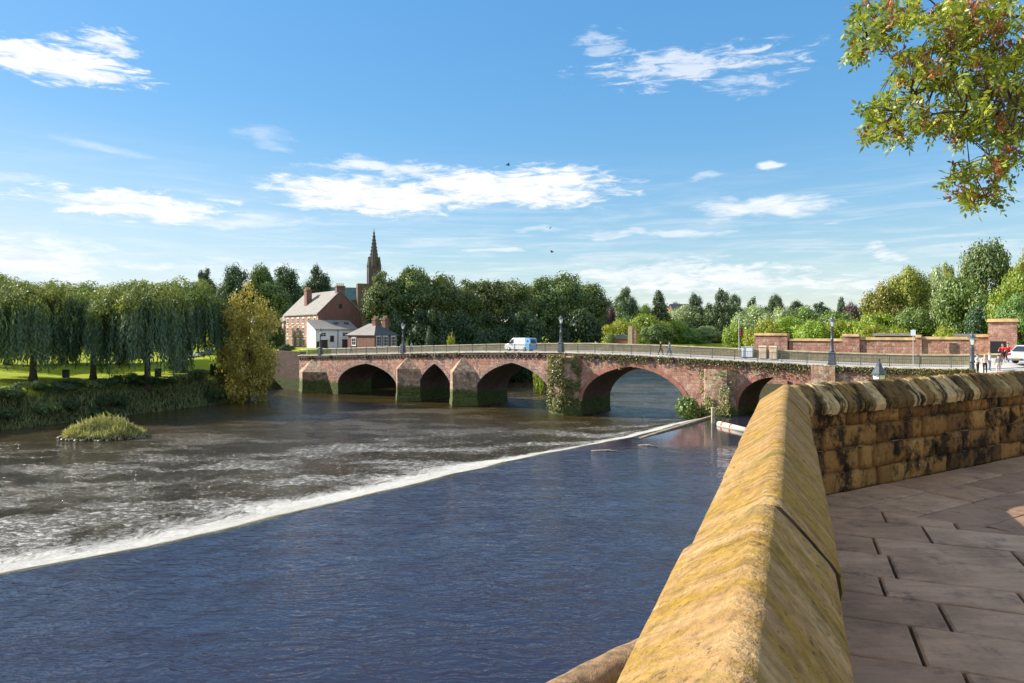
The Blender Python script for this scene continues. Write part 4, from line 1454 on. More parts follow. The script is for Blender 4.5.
for px, py, w, lab in ((170, 377, 9, 'sunlit green shrub on the bank top under the willow by the golden bush'), (282, 384, 10, 'green shrub between the golden bush and the bridge foot')):
    p = at(px, py, 112 if px < 200 else 122)
    plant('bank_shrub', 'bush', p.x, p.y, gz(p.x, p.y) + 2.2, lab, 'shrub', 'lf_mid', w / F * 110)

# tall pale grass on the bank slope and along the waterline
n = 15000
pts = []
r_ = np.random.default_rng(9)
while len(pts) < n:
    i = r_.integers(0, len(Lb) - 1)
    f = r_.random()
    p = Lb[i] + (Lb[i + 1] - Lb[i]) * f
    off = r_.uniform(0.0, 5.0)
    x, y = p[0] - off, p[1] + r_.normal() * 0.5
    pts.append((x, y, gz(x, y) + 0.25))
P = np.array(pts)
T = np.tile(np.array([0, 0, 1.0]), (n, 1)) + r_.normal(size=(n, 3)) * 0.4
Q = leaves(P, r_.normal(size=(n, 3)) * [1, 1, 0.2], 1.0, 0.10, r_, T)
o = bpy.data.objects.new('bank_grass', quads_mesh('bank_grass', Q, M['lf_slope']))
COL.objects.link(o)
stuff(o, 'long rough grass on the slope of the left bank', 'grass')

# the low island of reeds
isl = on(105, 437, 0.0)
im = MB()
vs = []
for k_ in range(24):
    t_ = 2 * PI * k_ / 24
    rr = 1 + 0.15 * math.sin(3 * t_ + 1) + 0.1 * math.sin(7 * t_)
    vs.append((isl.x + 4.4 * rr * math.cos(t_), isl.y + 2.6 * rr * math.sin(t_), -0.3))
for k_ in range(24):
    t_ = 2 * PI * k_ / 24
    vs.append((isl.x + 3.6 * math.cos(t_), isl.y + 2.0 * math.sin(t_), 0.35))
im.add(vs, [(k_, (k_ + 1) % 24, 24 + (k_ + 1) % 24, 24 + k_) for k_ in range(24)] + [tuple(range(24, 48))])
structure(im.build('island', M['ground'], None, True))
n = 4200
a = r_.uniform(0, 2 * PI, n)
q = np.sqrt(r_.random(n))
P = np.stack([isl.x + 4.3 * q * np.cos(a), isl.y + 2.5 * q * np.sin(a), 0.35 + (0.5 + 1.0 * (np.sin(a * 3 + q * 4) * 0.5 + 0.5)) * (1 - q ** 2) * r_.uniform(0.2, 1.5, n)], 1)
T = np.tile(np.array([0, 0, 1.0]), (n, 1)) + r_.normal(size=(n, 3)) * 0.5
Q = leaves(P, r_.normal(size=(n, 3)) * [1, 1, 0.4], 1.0, 0.12, r_, T)
o = bpy.data.objects.new('reed_clump', quads_mesh('reed_clump', Q, M['lf_reed']))
COL.objects.link(o)
tag(o, 'clump of sunlit reeds and grass on the low river island', 'reeds')
rk = MB()
for i in range(26):
    t_ = random.uniform(PI * 0.95, 2.05 * PI)
    rk.ball((isl.x + 4.6 * math.cos(t_), isl.y + 2.75 * math.sin(t_), 0.05), (random.uniform(0.15, 0.4), random.uniform(0.15, 0.3), random.uniform(0.1, 0.22)), 8)
o = rk.build('shore_stones', plain('wet_stones', (0.10, 0.085, 0.065), 0.5, var=0.3))
stuff(o, 'small wet stones ringing the reed island', 'stones')


# ------------------------------------------------------------------ buildings
def frame_at(px, depth, dx, dy, z):
    """matrix: origin at the nearest corner, local x along (dx,dy), local y to the left of it, z up"""
    p = at(px, HOR, depth)
    l = math.hypot(dx, dy)
    return (p.x, p.y, z), math.atan2(dy, dx)


def window_on(parent, plane, u, z, w, h, y, mat_frame='trim', sill=True, bars=(1, 2), depth=0.08):
    """plane 'x': wall at local x=y facing -x, u runs along local y. plane 'y': wall at local y=y facing -y, u along x"""
    fr, gl, sl = MB(), MB(), MB()

    def bx(mb, u0, u1, z0, z1, d0, d1):
        if plane == 'y':
            mb.box(u0, u1, y - d1, y - d0, z0, z1)
        else:
            mb.box(y - d1, y - d0, u0, u1, z0, z1)
    t_ = 0.09
    bx(fr, u, u + t_, z, z + h, 0.0, depth)
    bx(fr, u + w - t_, u + w, z, z + h, 0.0, depth)
    bx(fr, u + t_, u + w - t_, z, z + t_, 0.0, depth)
    bx(fr, u + t_, u + w - t_, z + h - t_, z + h, 0.0, depth)
    for k_ in range(1, bars[0] + 1):
        c = u + w * k_ / (bars[0] + 1)
        bx(fr, c - 0.025, c + 0.025, z + t_, z + h - t_, 0.02, depth - 0.02)
    for k_ in range(1, bars[1]):
        c = z + h * k_ / bars[1]
        bx(fr, u + t_, u + w - t_, c - 0.025, c + 0.025, 0.022, depth - 0.022)
    f = fr.build('window', M[mat_frame], parent)
    bx(gl, u + 0.05, u + w - 0.05, z + 0.05, z + h - 0.05, 0.006, 0.03)
    gl.build('pane', M['window'], f)
    if sill:
        bx(sl, u - 0.1, u + w + 0.1, z - 0.14, z - 0.004, 0.0, 0.14)
        bx(sl, u - 0.08, u + w + 0.08, z + h + 0.004, z + h + 0.22, 0.0, 0.05)
        sl.build('sill', M[mat_frame], f)
    return f


def chimney(parent, x, y, w, d, z0, z1, pots=3, mat='brickdark'):
    c = MB()
    c.box(x - w / 2, x + w / 2, y - d / 2, y + d / 2, z0, z1 - 0.35)
    c.box(x - w / 2 - 0.09, x + w / 2 + 0.09, y - d / 2 - 0.09, y + d / 2 + 0.09, z1 - 0.348, z1)
    o = c.build('chimney', M[mat], parent)
    p_ = MB()
    for k_ in range(pots):
        p_.lathe([(0.15, 0), (0.13, 0.5), (0.16, 0.55)], 8, (x + (k_ - (pots - 1) / 2) * w / pots, y, z1 + 0.002))
    p_.build('chimney_pots', M['redcap'], o)
    return o


# tall brick house: local x to the right and away along the gable, local y to the left and away along the front
HX, HY = 0.8, 0.6
HD = 149
hloc, hrz = frame_at(318, HD, HX, HY, 7.6)
house = thing('brick_house', 'tall three storey pink brick house with pale roof left of the church spire', 'house', hloc, hrz)
HWd, HL = 10.2, 22.0
hb = 0.0
eave = EYE - (313.5 - HOR) / F * HD - 7.6
rid = EYE - (291 - HOR) / F * (HD + 3) - 7.6
w_ = MB()
w_.box(0, HWd, 0, HL, 0, eave)
w_.build('wall', M['brick'], house)
gb = MB()
gb.prism([(0, -0.0), (HWd, 0), (HWd, eave), (HWd / 2, rid - 0.12), (0, eave)], 'y', -0.06, -0.003)
gb.build('gable_wall', M['brickdark'], house)  # gable shade painted as darker brick than the sunlit front
gb = MB()
gb.prism([(0.02, eave + 0.003), (HWd - 0.02, eave + 0.003), (HWd / 2, rid - 0.15)], 'y', 0.0, HL)
gb.build('attic', M['brickdark'], house)
rf = MB()
for sx in (-1, 1):
    xe = -0.35 if sx < 0 else HWd + 0.35
    ze = eave - 0.25
    rf.add([(xe, -0.25, ze), (xe, HL + 0.2, ze), (HWd / 2, HL + 0.2, rid), (HWd / 2, -0.25, rid),
            (xe, -0.25, ze + 0.22), (xe, HL + 0.2, ze + 0.22), (HWd / 2, HL + 0.2, rid + 0.24), (HWd / 2, -0.25, rid + 0.24)],
           [(0, 1, 2, 3), (7, 6, 5, 4), (0, 4, 5, 1), (0, 3, 7, 4), (1, 5, 6, 2)])
rfo = rf.build('roof', M['slate'], house)
chimney(rfo, HWd / 2 + 0.2, 0.6, 1.9, 1.0, rid - 0.8, rid + 1.2, 4)
chimney(rfo, 2.4, 12.5, 1.3, 1.5, eave + 0.8, rid + 0.8, 3)
chimney(rfo, HWd / 2, HL - 1.5, 1.0, 1.6, rid - 0.8, rid + 1.4, 3)
tr = MB()
for zz in (eave * 0.36, eave * 0.68, eave - 0.35):
    tr.box(-0.09, -0.003, 0.05, HL - 0.05, zz - 0.1, zz + 0.1)
tr.build('string_course', M['pale'], house)
for fl, (zz, hh) in enumerate(((0.65, 1.5), (eave * 0.36 + 0.5, 1.55), (eave * 0.68 + 0.45, 1.2))):
    for k_ in range(6):
        yy = 1.2 + k_ * 3.55
        window_on(house, 'x', yy, zz, 1.25, hh, 0.0)
d_ = MB()
d_.box(-0.06, -0.004, 3.0, 4.0, 0.02, 2.15)
d_.build('door', M['black'], house)
v_ = MB()
v_.box(HWd * 0.5 - 0.4, HWd * 0.5 + 0.4, -0.10, -0.062, eave + 1.2, eave + 2.2)
v_.build('attic_window', M['window'], house)

# pink house at the far left end of the terrace
ploc, prz = frame_at(283.5, 166, HX, HY, 7.6)
ph = thing('pink_house', 'narrow pink painted house at the left end of the brick house', 'house', ploc, prz)
w_ = MB()
w_.box(0, 8, 0, 5.5, 0, 6.2)
w_.build('wall', plain('pink_render', (0.62, 0.36, 0.42), 0.85, var=0.06), ph)
rf = MB()
rf.prism([(-0.3, 6.203), (8.3, 6.203), (4, 9.2)], 'y', -0.2, 5.7)
rf.build('roof', M['slate'], ph)
for zz in (0.8, 3.4):
    for yy in (0.8, 3.3):
        window_on(ph, 'x', yy, zz, 1.1, 1.5, 0.0)

# white pub in front of the gable
PD = 143
ploc, prz = frame_at(315.5, PD, HX, HY, 7.4)
pub = thing('white_pub', 'low white rendered pub with grey roof in front of the brick gable', 'building', ploc, prz)
PL, PW = 9.3, 5.0
pe = EYE - (329.5 - HOR) / F * PD - 7.4
pr = EYE - (320.5 - HOR) / F * (PD + 3) - 7.4
w_ = MB()
w_.box(0, PL, 0, PW, 0, pe)
w_.prism([(0.003, pe + 0.002), (PW - 0.003, pe + 0.002), (PW, pr - 0.05)], 'x', 0.01, PL - 0.01)
w_.build('wall', M['render'], pub)
rf = MB()
rf.add([(-0.2, -0.3, pe - 0.12), (PL + 0.2, -0.3, pe - 0.12), (PL + 0.2, PW, pr), (-0.2, PW, pr), (-0.2, -0.3, pe + 0.06), (PL + 0.2, -0.3, pe + 0.06), (PL + 0.2, PW, pr + 0.18), (-0.2, PW, pr + 0.18)],
       [(3, 2, 1, 0), (4, 5, 6, 7), (0, 1, 5, 4), (1, 2, 6, 5), (3, 0, 4, 7)])
rfo = rf.build('roof', M['slate'], pub)
dm = MB()
for u in (5.2, 7.6):
    dm.box(u, u + 0.8, 2.4, 3.2, pe + (pr - pe) * 0.5, pe + (pr - pe) * 0.5 + 0.65)
dm.build('roof_light', M['iron'], rfo)
for u, z, w, h in ((1.1, 0.8, 1.5, 1.4), (5.9, 0.8, 1.3, 1.4), (1.0, 3.0, 1.3, 0.9), (5.9, 3.0, 1.3, 0.9)):
    window_on(pub, 'y', u, z, w, h, 0.0, 'black' if h > 1 else 'trim')
bd = MB()
bd.box(3.2, 4.0, -0.12, -0.01, 1.9, 3.2)
bd.build('hanging_board', M['black'], pub)
dp_ = MB()
dp_.tube([(4.9, -0.08, 0.0), (4.9, -0.08, pe - 0.1)], 0.06, 6)
dp_.build('downpipe', M['black'], pub)
dr = MB()
dr.box(0.25, 0.8, -0.05, -0.004, 0.02, 2.0)
dr.build('door', M['black'], pub)
sn = MB()
sn.box(0.9, 2.9, -0.4, -0.01, 2.35, 2.75)
sn.build('porch', M['trim'], pub)

# hipped cottage / toll house
CD = 135
cloc, crz = frame_at(374.5, CD, 0.6, 0.8, 7.9)
cot = thing('brick_cottage', 'small brick cottage with hipped slate roof and two chimneys beside the bridge', 'house', cloc, crz)
CX, CY = 6.1, 8.1
ce = EYE - (335 - HOR) / F * CD - 7.9
cp = EYE - (323.5 - HOR) / F * (CD + 3) - 7.9
w_ = MB()
w_.box(0, CX, 0, CY, -0.5, ce)
w_.build('wall', M['brickdark'], cot)
# the wall at local x=0 faces left/camera; the wall at y=0 faces right/camera
e = 0.35
a_, b2 = (CX / 2, 3.0, cp), (CX / 2, CY - 3.0, cp)
c0, c1, c2, c3 = (-e, -e, ce - 0.05), (CX + e, -e, ce - 0.05), (CX + e, CY + e, ce - 0.05), (-e, CY + e, ce - 0.05)
rl = MB()
rl.add([c0, c3, b2, a_], [(0, 3, 2, 1), ])
rl.build('roof_slope', M['slate'], cot)  # sunlit slope painted in paler slate than the rest of the roof
rr_ = MB()
rr_.add([c0, c1, c2, c3, a_, b2], [(0, 1, 4), (1, 2, 5, 4), (2, 3, 5), (3, 2, 1, 0)])
rfo = rr_.build('roof', M['slatedark'], cot)
chimney(rfo, CX / 2 - 0.2, 2.9, 0.9, 0.9, cp - 0.9, cp + 1.0, 2)
chimney(rfo, CX - 1.2, 2.2, 1.0, 1.0, cp - 1.7, cp + 1.1, 3)
for u in (0.4, 2.2, 4.4):
    window_on(cot, 'y', u, 0.7, 1.35, 1.9, 0.0, bars=(2, 3))
window_on(cot, 'x', CY - 2.6, 0.8, 1.3, 1.5, 0.0)

# church
chx = at(374, HOR, 320)
ch = thing('stone_church', 'distant stone church with tall pointed spire above the treetops', 'church', (chx.x, chx.y, 10), R(20))
k_ = 320 / F


def zpx(py, dep=320):
    return EYE - (py - HOR) / F * dep - 10


w_ = MB()
w_.box(-2.7, 2.7, -2.7, 2.7, 0, zpx(268))
w_.build('tower', M['church'], ch)
st = MB()
for zz in (zpx(285), zpx(268) - 0.4):
    st.box(-2.9, 2.9, -2.9, 2.9, zz, zz + 0.35)
st.build('string_course', M['spire'], ch)
lv = MB()
for sg in (-1, 1):
    for u in (-1.3, 1.3):
        lv.prism([(u - 0.55, zpx(283)), (u + 0.55, zpx(283)), (u + 0.55, zpx(274)), (u, zpx(271)), (u - 0.55, zpx(274))], 'y', sg * 2.74 - 0.02, sg * 2.74 + 0.02)
        lv.prism([(u - 0.55, zpx(283)), (u + 0.55, zpx(283)), (u + 0.55, zpx(274)), (u, zpx(271)), (u - 0.55, zpx(274))], 'x', sg * 2.74 - 0.02, sg * 2.74 + 0.02)
lv.build('belfry_louvres', M['window'], ch)
sp = MB()
sp.lathe([(2.7, zpx(268)), (2.35, zpx(263)), (0.12, zpx(230)), (0.05, zpx(228))], 8, rot=PI / 8)
for j in range(8):
    an = j * PI / 4 + PI / 8
    for q_ in range(9):
        f = q_ / 9
        rr2 = 2.3 * (1 - f) + 0.12 * f
        zz = zpx(262) + (zpx(230) - zpx(262)) * f
        sp.box(rr2 * math.cos(an) - 0.14, rr2 * math.cos(an) + 0.14, rr2 * math.sin(an) - 0.14, rr2 * math.sin(an) + 0.14, zz, zz + 0.45)
spo = sp.build('spire', M['spire'], ch)
lu = MB()
for j in range(4):
    rm = Matrix.Rotation(j * PI / 2, 4, 'Z')
    lu.prism([(-0.6, zpx(266)), (0.6, zpx(266)), (0.6, zpx(261)), (0, zpx(257)), (-0.6, zpx(261))], 'y', -2.6, -1.4, 0, rm)
lu.build('lucarne', M['church'], spo)
for j in range(4):
    an = j * PI / 2 + PI / 4
    pn = MB()
    c = (3.3 * math.cos(an), 3.3 * math.sin(an), 0)
    pn.lathe([(0.75, 0), (0.7, zpx(266)), (0.8, zpx(265.5)), (0.6, zpx(265)), (0.06, zpx(256.5))], 8, c)
    pn.build('pinnacle', M['spire'], ch)
nv = MB()
nv.box(-26, -3.2, -5, 5, 0, zpx(300))
nv.prism([(-4.95, zpx(300) + 0.003), (4.95, zpx(300) + 0.003), (0, zpx(289))], 'x', -25.9, -3.3)
nv.build('nave', M['church'], ch)
nr_ = MB()
for sg in (-1, 1):
    nr_.add([(-26.2, sg * 5.5, zpx(301)), (-3.15, sg * 5.5, zpx(301)), (-3.15, 0, zpx(288)), (-26.2, 0, zpx(288))], [(0, 1, 2, 3)])
nr_.build('nave_roof', M['copper'], ch)
tt2 = MB()
tt2.box(-8.6, -3.2, -8.4, -3.2, 0, zpx(285))
tt2.build('stair_turret', M['church'], ch)


# distant houses
def far_house(px, dep, w, d, zbase, py_eave, py_ridge, rz, label, wall='brickdark', roof='slatedark', dormer=False):
    p = at(px, HOR, dep)
    h = thing('distant_house', label, 'house', (p.x, p.y, zbase), rz)
    ez = EYE - (py_eave - HOR) / F * dep - zbase
    rz_ = EYE - (py_ridge - HOR) / F * dep - zbase
    w_ = MB()
    w_.box(-w / 2, w / 2, -d / 2, d / 2, 0, ez)
    w_.prism([(-d / 2 + 0.02, ez + 0.002), (d / 2 - 0.02, ez + 0.002), (0, rz_ - 0.1)], 'x', -w / 2 + 0.02, w / 2 - 0.02)
    w_.build('wall', M[wall], h)
    rf = MB()
    for sg in (-1, 1):
        rf.add([(-w / 2 - 0.3, sg * (d / 2 + 0.3), ez - 0.1), (w / 2 + 0.3, sg * (d / 2 + 0.3), ez - 0.1), (w / 2 + 0.3, 0, rz_), (-w / 2 - 0.3, 0, rz_)], [(0, 1, 2, 3)])
    ro = rf.build('roof', M[roof], h)
    chimney(ro, w / 2 - 1.0, 0, 1.0, 0.9, rz_ - 0.6, rz_ + 1.5, 2)
    for k_ in range(3):
        window_on(h, 'y', -w / 2 + 0.8 + k_ * (w - 2.6) / 2, ez - 2.2, 1.3, 1.4, -d / 2)
    if dormer:
        dm = MB()
        dm.box(-1.0, 1.0, -d / 2 - 0.2, -0.6, ez, ez + 1.5)
        dm.build('dormer', M['trim'], ro)
    return h


far_house(607, 335, 11, 8, 9, 311, 303, R(-20), 'distant house with purple grey roof at the right end of the lime row', 'brickdark', 'slatedark')
far_house(683, 330, 13, 8, 9, 312, 304, R(10), 'distant house with grey roof and dormer between the skyline trees', 'brickdark', 'slatedark', True)
# hut with white chimney stack by the far bank
HUTD = 236
p = at(628, HOR, HUTD)
hut = thing('riverside_hut', 'low brick hut with a tall white stack beyond the bridge', 'hut', (p.x, p.y, gz(p.x, p.y)), R(-25))
hz_ = lambda py: EYE - (py - HOR) / F * HUTD - hut.location.z
w_ = MB()
w_.box(-7.5, 2.2, 0, 3.5, -0.5, hz_(339))
w_.build('wall', M['brickdark'], hut)
rf = MB()
rf.prism([(-7.8, hz_(339) + 0.002), (2.5, hz_(339) + 0.002), (-2.6, hz_(334))], 'y', -0.2, 3.7)
rf.build('roof', M['slatedark'], hut)
s_m = MB()
s_m.box(0.4, 1.9, -1.6, -0.05, -0.5, hz_(326))
s_m.build('stack', M['pale'], hut)
s_m = MB()
s_m.box(1.903, 3.3, -1.5, -0.05, -0.5, hz_(329))
s_m.build('buttress', M['redwall'], hut)

# ------------------------------------------------------------------ red wall behind the right end of the bridge
RWY = BW + 6.0
rwl = thing('red_wall', 'long red sandstone wall with raised bays behind the right end of the bridge', 'wall', bridge.location, bridge.rotation_euler.z)


def rws(px):
    """s such that the point on the line y=RWY shows at px"""
    d = (px - 512) / F
    # world = B0 + u*s + v*RWY ; X = d*Y
    vx, vy = 0.6, 0.8
    ox, oy = B0X + vx * RWY, B0Y + vy * RWY
    s_ = (d * oy - ox) / (UX - d * UY)
    return s_, oy + UY * s_


def rwz(px, py):
    return EYE - (py - HOR) / F * rws(px)[1]


bays = [(755, 787, 335.5, 0.25), (789, 842, 341, 0.0), (843, 859, 336.5, 0.3), (860, 915, 340, 0.0), (916, 921, 337.5, 0.25), (922, 976, 339.5, 0.0), (976, 989, 337, 0.3)]
wl, cpz = MB(), MB()
for a, b_, py, proud in bays:
    sa, sb = rws(a)[0], rws(b_ + 1.0)[0] - 0.01
    z = rwz((a + b_) / 2, py)
    wl.box(sa, sb, RWY - proud, RWY + 0.8, 4.5, z)
    cpz.box(sa - 0.05, sb - 0.02, RWY - proud - 0.15, RWY + 0.95, z + 0.003, z + 0.32, ch=0.06)
wl.build('wall', M['redwall'], rwl)
cpz.build('coping', M['redcap'], rwl)
niche = MB()
s_ = rws(953)[0]
niche.box(s_ - 0.35, s_ + 0.35, RWY - 0.12, RWY - 0.003, rwz(953, 353), rwz(953, 343))
niche.build('plaque', M['soffit'], rwl)
# big square pillar at the right
s_a, s_b = rws(989)[0], rws(1017)[0]
pl_ = thing('gate_pillar', 'massive square sandstone pillar at the right end of the red wall', 'pillar', bridge.location, bridge.rotation_euler.z)
w_ = MB()
zt = rwz(1000, 322)
w_.box(s_a, s_b, RWY - 1.6, RWY + 2.2, 5, zt)
w_.build('shaft', M['redwall'], pl_)
w_ = MB()
w_.box(s_a - 0.2, s_b + 0.2, RWY - 1.8, RWY + 2.4, zt + 0.003, zt + 0.35, ch=0.1)
w_.build('cap', M['redcap'], pl_)
w_ = MB()
w_.box(s_a + 0.15, s_a + 1.6, RWY - 1.63, RWY - 1.603, 6.8, rwz(995, 341))
w_.build('doorway', M['black'], pl_)  # flat black panel paints the shade inside a recess
# flat grey roofs behind the wall
for px0, px1, py, lab in ((872, 905, 334, 'flat grey roof showing above the middle of the red wall'), (955, 972, 334.5, 'small flat grey roof behind the wall left of the square pillar')):
    sa, sb = rws(px0)[0], rws(px1)[0]
    z = rwz((px0 + px1) / 2, py)
    o = thing('flat_roofed_shed', lab, 'shed', bridge.location, bridge.rotation_euler.z)
    q_ = MB()
    q_.box(sa, sb, RWY + 2.5, RWY + 6, 4, z - 0.25)
    q_.build('wall', M['brickdark'], o)
    q_ = MB()
    q_.box(sa - 0.3, sb + 0.3, RWY + 2.2, RWY + 6.3, z - 0.247, z + 0.05)
    q_.build('roof', M['slate'], o)

# road surface at the right end of the bridge
jr = MB()
sj = bs(966)
zr = topz(S1) - 0.02


def road_z(x, y):
    v = (x - B0X) * 0.6 + (y - B0Y) * 0.8
    return zr + min(1.0, max(0.0, (v + 10.0) / 4.5)) * 0.72


rows = [-17, -10, -8.5, -7, -5.5, 12]
vs = []
for v in rows:
    for s_ in (sj + 3 * max(0, -v) / 14, S1 + 70):
        w = bridge.matrix_basis @ Vector((s_, v, 0))
        vs.append((w.x, w.y, road_z(w.x, w.y)))
n_ = len(vs)
fs = [(2 * i, 2 * i + 1, 2 * i + 3, 2 * i + 2) for i in range(len(rows) - 1)]
vs += [(p_[0], p_[1], 4) for p_ in vs]
fs += [(2 * i, 2 * i + 2, n_ + 2 * i + 2, n_ + 2 * i) for i in range(len(rows) - 1)]
fs += [(1, 0, n_, n_ + 1)]
jr.add(vs, fs)
structure(jr.build('road', M['footway']))


# ------------------------------------------------------------------ street furniture
def lamp_post(loc, H, label, rz=0.0, group='lamp posts along the bridge', plinth=True):
    o = thing('lamp_post', label, 'street lamp', loc, rz, group)
    b_ = MB()
    if plinth:
        b_.box(-0.38, 0.38, -0.38, 0.38, 0, 0.18)
        b_.box(-0.33, 0.33, -0.33, 0.33, 0.182, 1.25, ch=0.04)
        b_.box(-0.38, 0.38, -0.38, 0.38, 1.252, 1.36, ch=0.10)
    else:
        b_.lathe([(0.2, 0), (0.2, 0.5), (0.14, 0.6)], 8)
    b_.build('plinth', M['iron'], o)
    s_ = MB()
    z0 = 1.36 if plinth else 0.6
    zl = H - 1.15
    s_.lathe([(0.24, z0), (0.26, z0 + 0.1), (0.19, z0 + 0.25), (0.17, z0 + 1.3), (0.20, z0 + 1.36), (0.13, z0 + 1.45), (0.09, zl - 0.2), (0.14, zl - 0.12), (0.08, zl)], 12)
    s_.tube([(-0.38, 0, zl - 0.45), (0.38, 0, zl - 0.45)], 0.022, 6)
    s_.build('post', M['iron'], o, True)
    l_ = MB()
    l_.lathe([(0.17, zl + 0.02), (0.31, zl + 0.6)], 4, rot=PI / 4)
    ln = l_.build('lantern', M['glasslamp'], o)
    c_ = MB()
    c_.lathe([(0.2, zl - 0.02), (0.2, zl + 0.018)], 4, rot=PI / 4)
    c_.lathe([(0.37, zl + 0.602), (0.36, zl + 0.65), (0.16, zl + 0.86), (0.12, zl + 0.95), (0.03, zl + 1.02), (0.05, zl + 1.07), (0.01, zl + 1.17)], 8)
    for k_ in range(4):
        an = k_ * PI / 2 + PI / 4
        c_.tube([(0.175 * math.cos(an), 0.175 * math.sin(an), zl + 0.02), (0.315 * math.cos(an), 0.315 * math.sin(an), zl + 0.6)], 0.018, 5)
    c_.build('lantern_frame', M['iron'], ln)
    return o


br = bridge.rotation_euler.z
for px, ytop, lab in ((561, 315, 'tall lamp post on the ivy covered middle pier'), (832, 316, 'tall lamp post at the right standing before the red wall'),
                      (403, 322, 'lamp post on the bridge right of the hipped cottage'), (320.5, 328, 'lamp post at the left end of the bridge before the white pub')):
    b_ = bl(px, -0.02, 0.07)
    H = EYE - (ytop - HOR) / F * b_.y - b_.z
    lamp_post(b_, H, lab, br)
p = at(972, HOR, 60)
b_ = Vector((p.x, p.y, road_z(p.x, p.y)))
lamp_post(b_, EYE - (332 - HOR) / F * b_.y - b_.z, 'short lamp post with pale lantern beside the people at the right', br, plinth=False)
# lantern of a lamp standing below the city wall
b_ = at(879, 357, 22)
nl_ = lamp_post((b_.x, b_.y, 6.4), (b_.z - 6.4) / 1.05, 'lamp post whose dark pointed top rises just over the near wall', 0.3, None)
nl_.scale = (0.6, 0.6, 1.05)


def pole(px, y, ytop, label, cat, r_=0.05, kind=None):
    b_ = bl(px, y, 0.05)
    H = EYE - (ytop - HOR) / F * b_.y - b_.z
    o = thing('sign_pole' if kind != 'signal' else 'traffic_signal', label, cat, b_, br)
    m = MB()
    m.tube([(0, 0, 0), (0, 0, H)], [r_, r_ * 0.85], 8)
    m.build('pole', M['steel'], o)
    if kind == 'signal':
        m = MB()
        m.box(0.08, 0.42, -0.18, 0.12, H * 0.52, H * 0.52 + 1.1)
        h_ = m.build('signal_head', M['black'], o)
        m = MB()
        for q_ in range(3):
            m.lathe([(0.11, 0), (0.1, 0.04)], 10, (0, 0, 0))
        v = [(a[0] + 0.25, -0.185 - a[2], H * 0.52 + 0.2 + 0.33 * (i // 20) + a[1]) for i, a in enumerate(m.v)]
        m.v = v
        m.build('lens', M['tail'], h_)
    else:
        m = MB()
        m.box(-0.25, 0.25, -0.08, -0.05, H - 0.75, H - 0.1)
        m.build('sign_plate', M['cabinet'], o)
    return o


pole(720, 6.9, 318, 'thin grey signal pole on the far footway of the bridge', 'traffic signal', 0.07, 'signal')
pole(904, 7.4, 329, 'slim sign pole standing before the right part of the red wall', 'sign')
# control cabinet
b_ = bl(727.5, 7.45, 0.05)
cb = thing('control_cabinet', 'pale grey control cabinet beside the thin signal pole', 'cabinet', b_, br)
m = MB()
m.box(-0.7, 0.7, -0.3, 0.3, 0.08, 1.35)
m.build('body', M['cabinet'], cb, bevel=0.02)
m = MB()
m.box(-0.68, 0.68, -0.28, 0.28, 0, 0.078)
m.build('plinth', M['black'], cb)
m = MB()
m.box(-0.77, 0.77, -0.36, 0.36, 1.352, 1.42)
m.build('lid', M['cabinet'], cb)
# gate piers where the parapet is broken
for px, lab in ((744, 'left one of two stubby pale stone piers in the bridge parapet'), (755, 'right one of two stubby pale stone piers in the bridge parapet')):
    b_ = bl(px, 7.5, 0.05)
    gp = thing('stone_pier', lab, 'pier', b_, br, 'stone piers in the parapet')
    m = MB()
    m.box(-0.45, 0.45, -0.4, 0.4, 0, 1.45)
    m.build('shaft', M['pale'], gp, bevel=0.03)
    m = MB()
    m.box(-0.52, 0.52, -0.47, 0.47, 1.452, 1.62, ch=0.1)
    m.build('cap', M['pale'], gp)


# bins and parked cars in the riverside park
def litter_bin(px, py, dep, label):
    p = at(px, py, dep)
    z = gz(p.x, p.y)
    o = thing('litter_bin', label, 'bin', (p.x, p.y, z), 0.4, 'litter bins in the park')
    m = MB()
    m.box(-0.45, 0.45, -0.4, 0.4, 0.06, 1.1)
    m.build('body', M['bin'], o, bevel=0.03)
    m = MB()
    m.box(-0.5, 0.5, -0.45, 0.45, 1.102, 1.3, ch=0.15)
    m.build('lid', M['bin'], o)


litter_bin(158, 371, 106, 'dark litter bin on the lawn between two willow trunks')
litter_bin(213, 365, 118, 'dark litter bin on the lawn left of the golden bush')
litter_bin(66, 377, 104, 'dark litter bin on the lawn between the leftmost willow trunks')


# ------------------------------------------------------------------ vehicles
def wheel(parent, x, y, r_, side):
    t_ = MB()
    prof = [(r_ * 0.62, -0.11), (r_ * 0.94, -0.11), (r_, -0.07), (r_, 0.07), (r_ * 0.94, 0.11), (r_ * 0.62, 0.11)]
    t_.lathe(prof, 20)
    t_.v = [(x + a[0], y + a[2], r_ + a[1]) for a in t_.v]
    w = t_.build('wheel', M['tyre'], parent, True)
    h = MB()
    h.lathe([(r_ * 0.64, -0.02), (r_ * 0.6, 0.115), (r_ * 0.3, 0.10), (r_ * 0.12, 0.125)], 14)
    h.v = [(x + a[0], y + a[2] * side, r_ + a[1]) for a in h.v]
    h.build('rim', M['rim'], w, True)


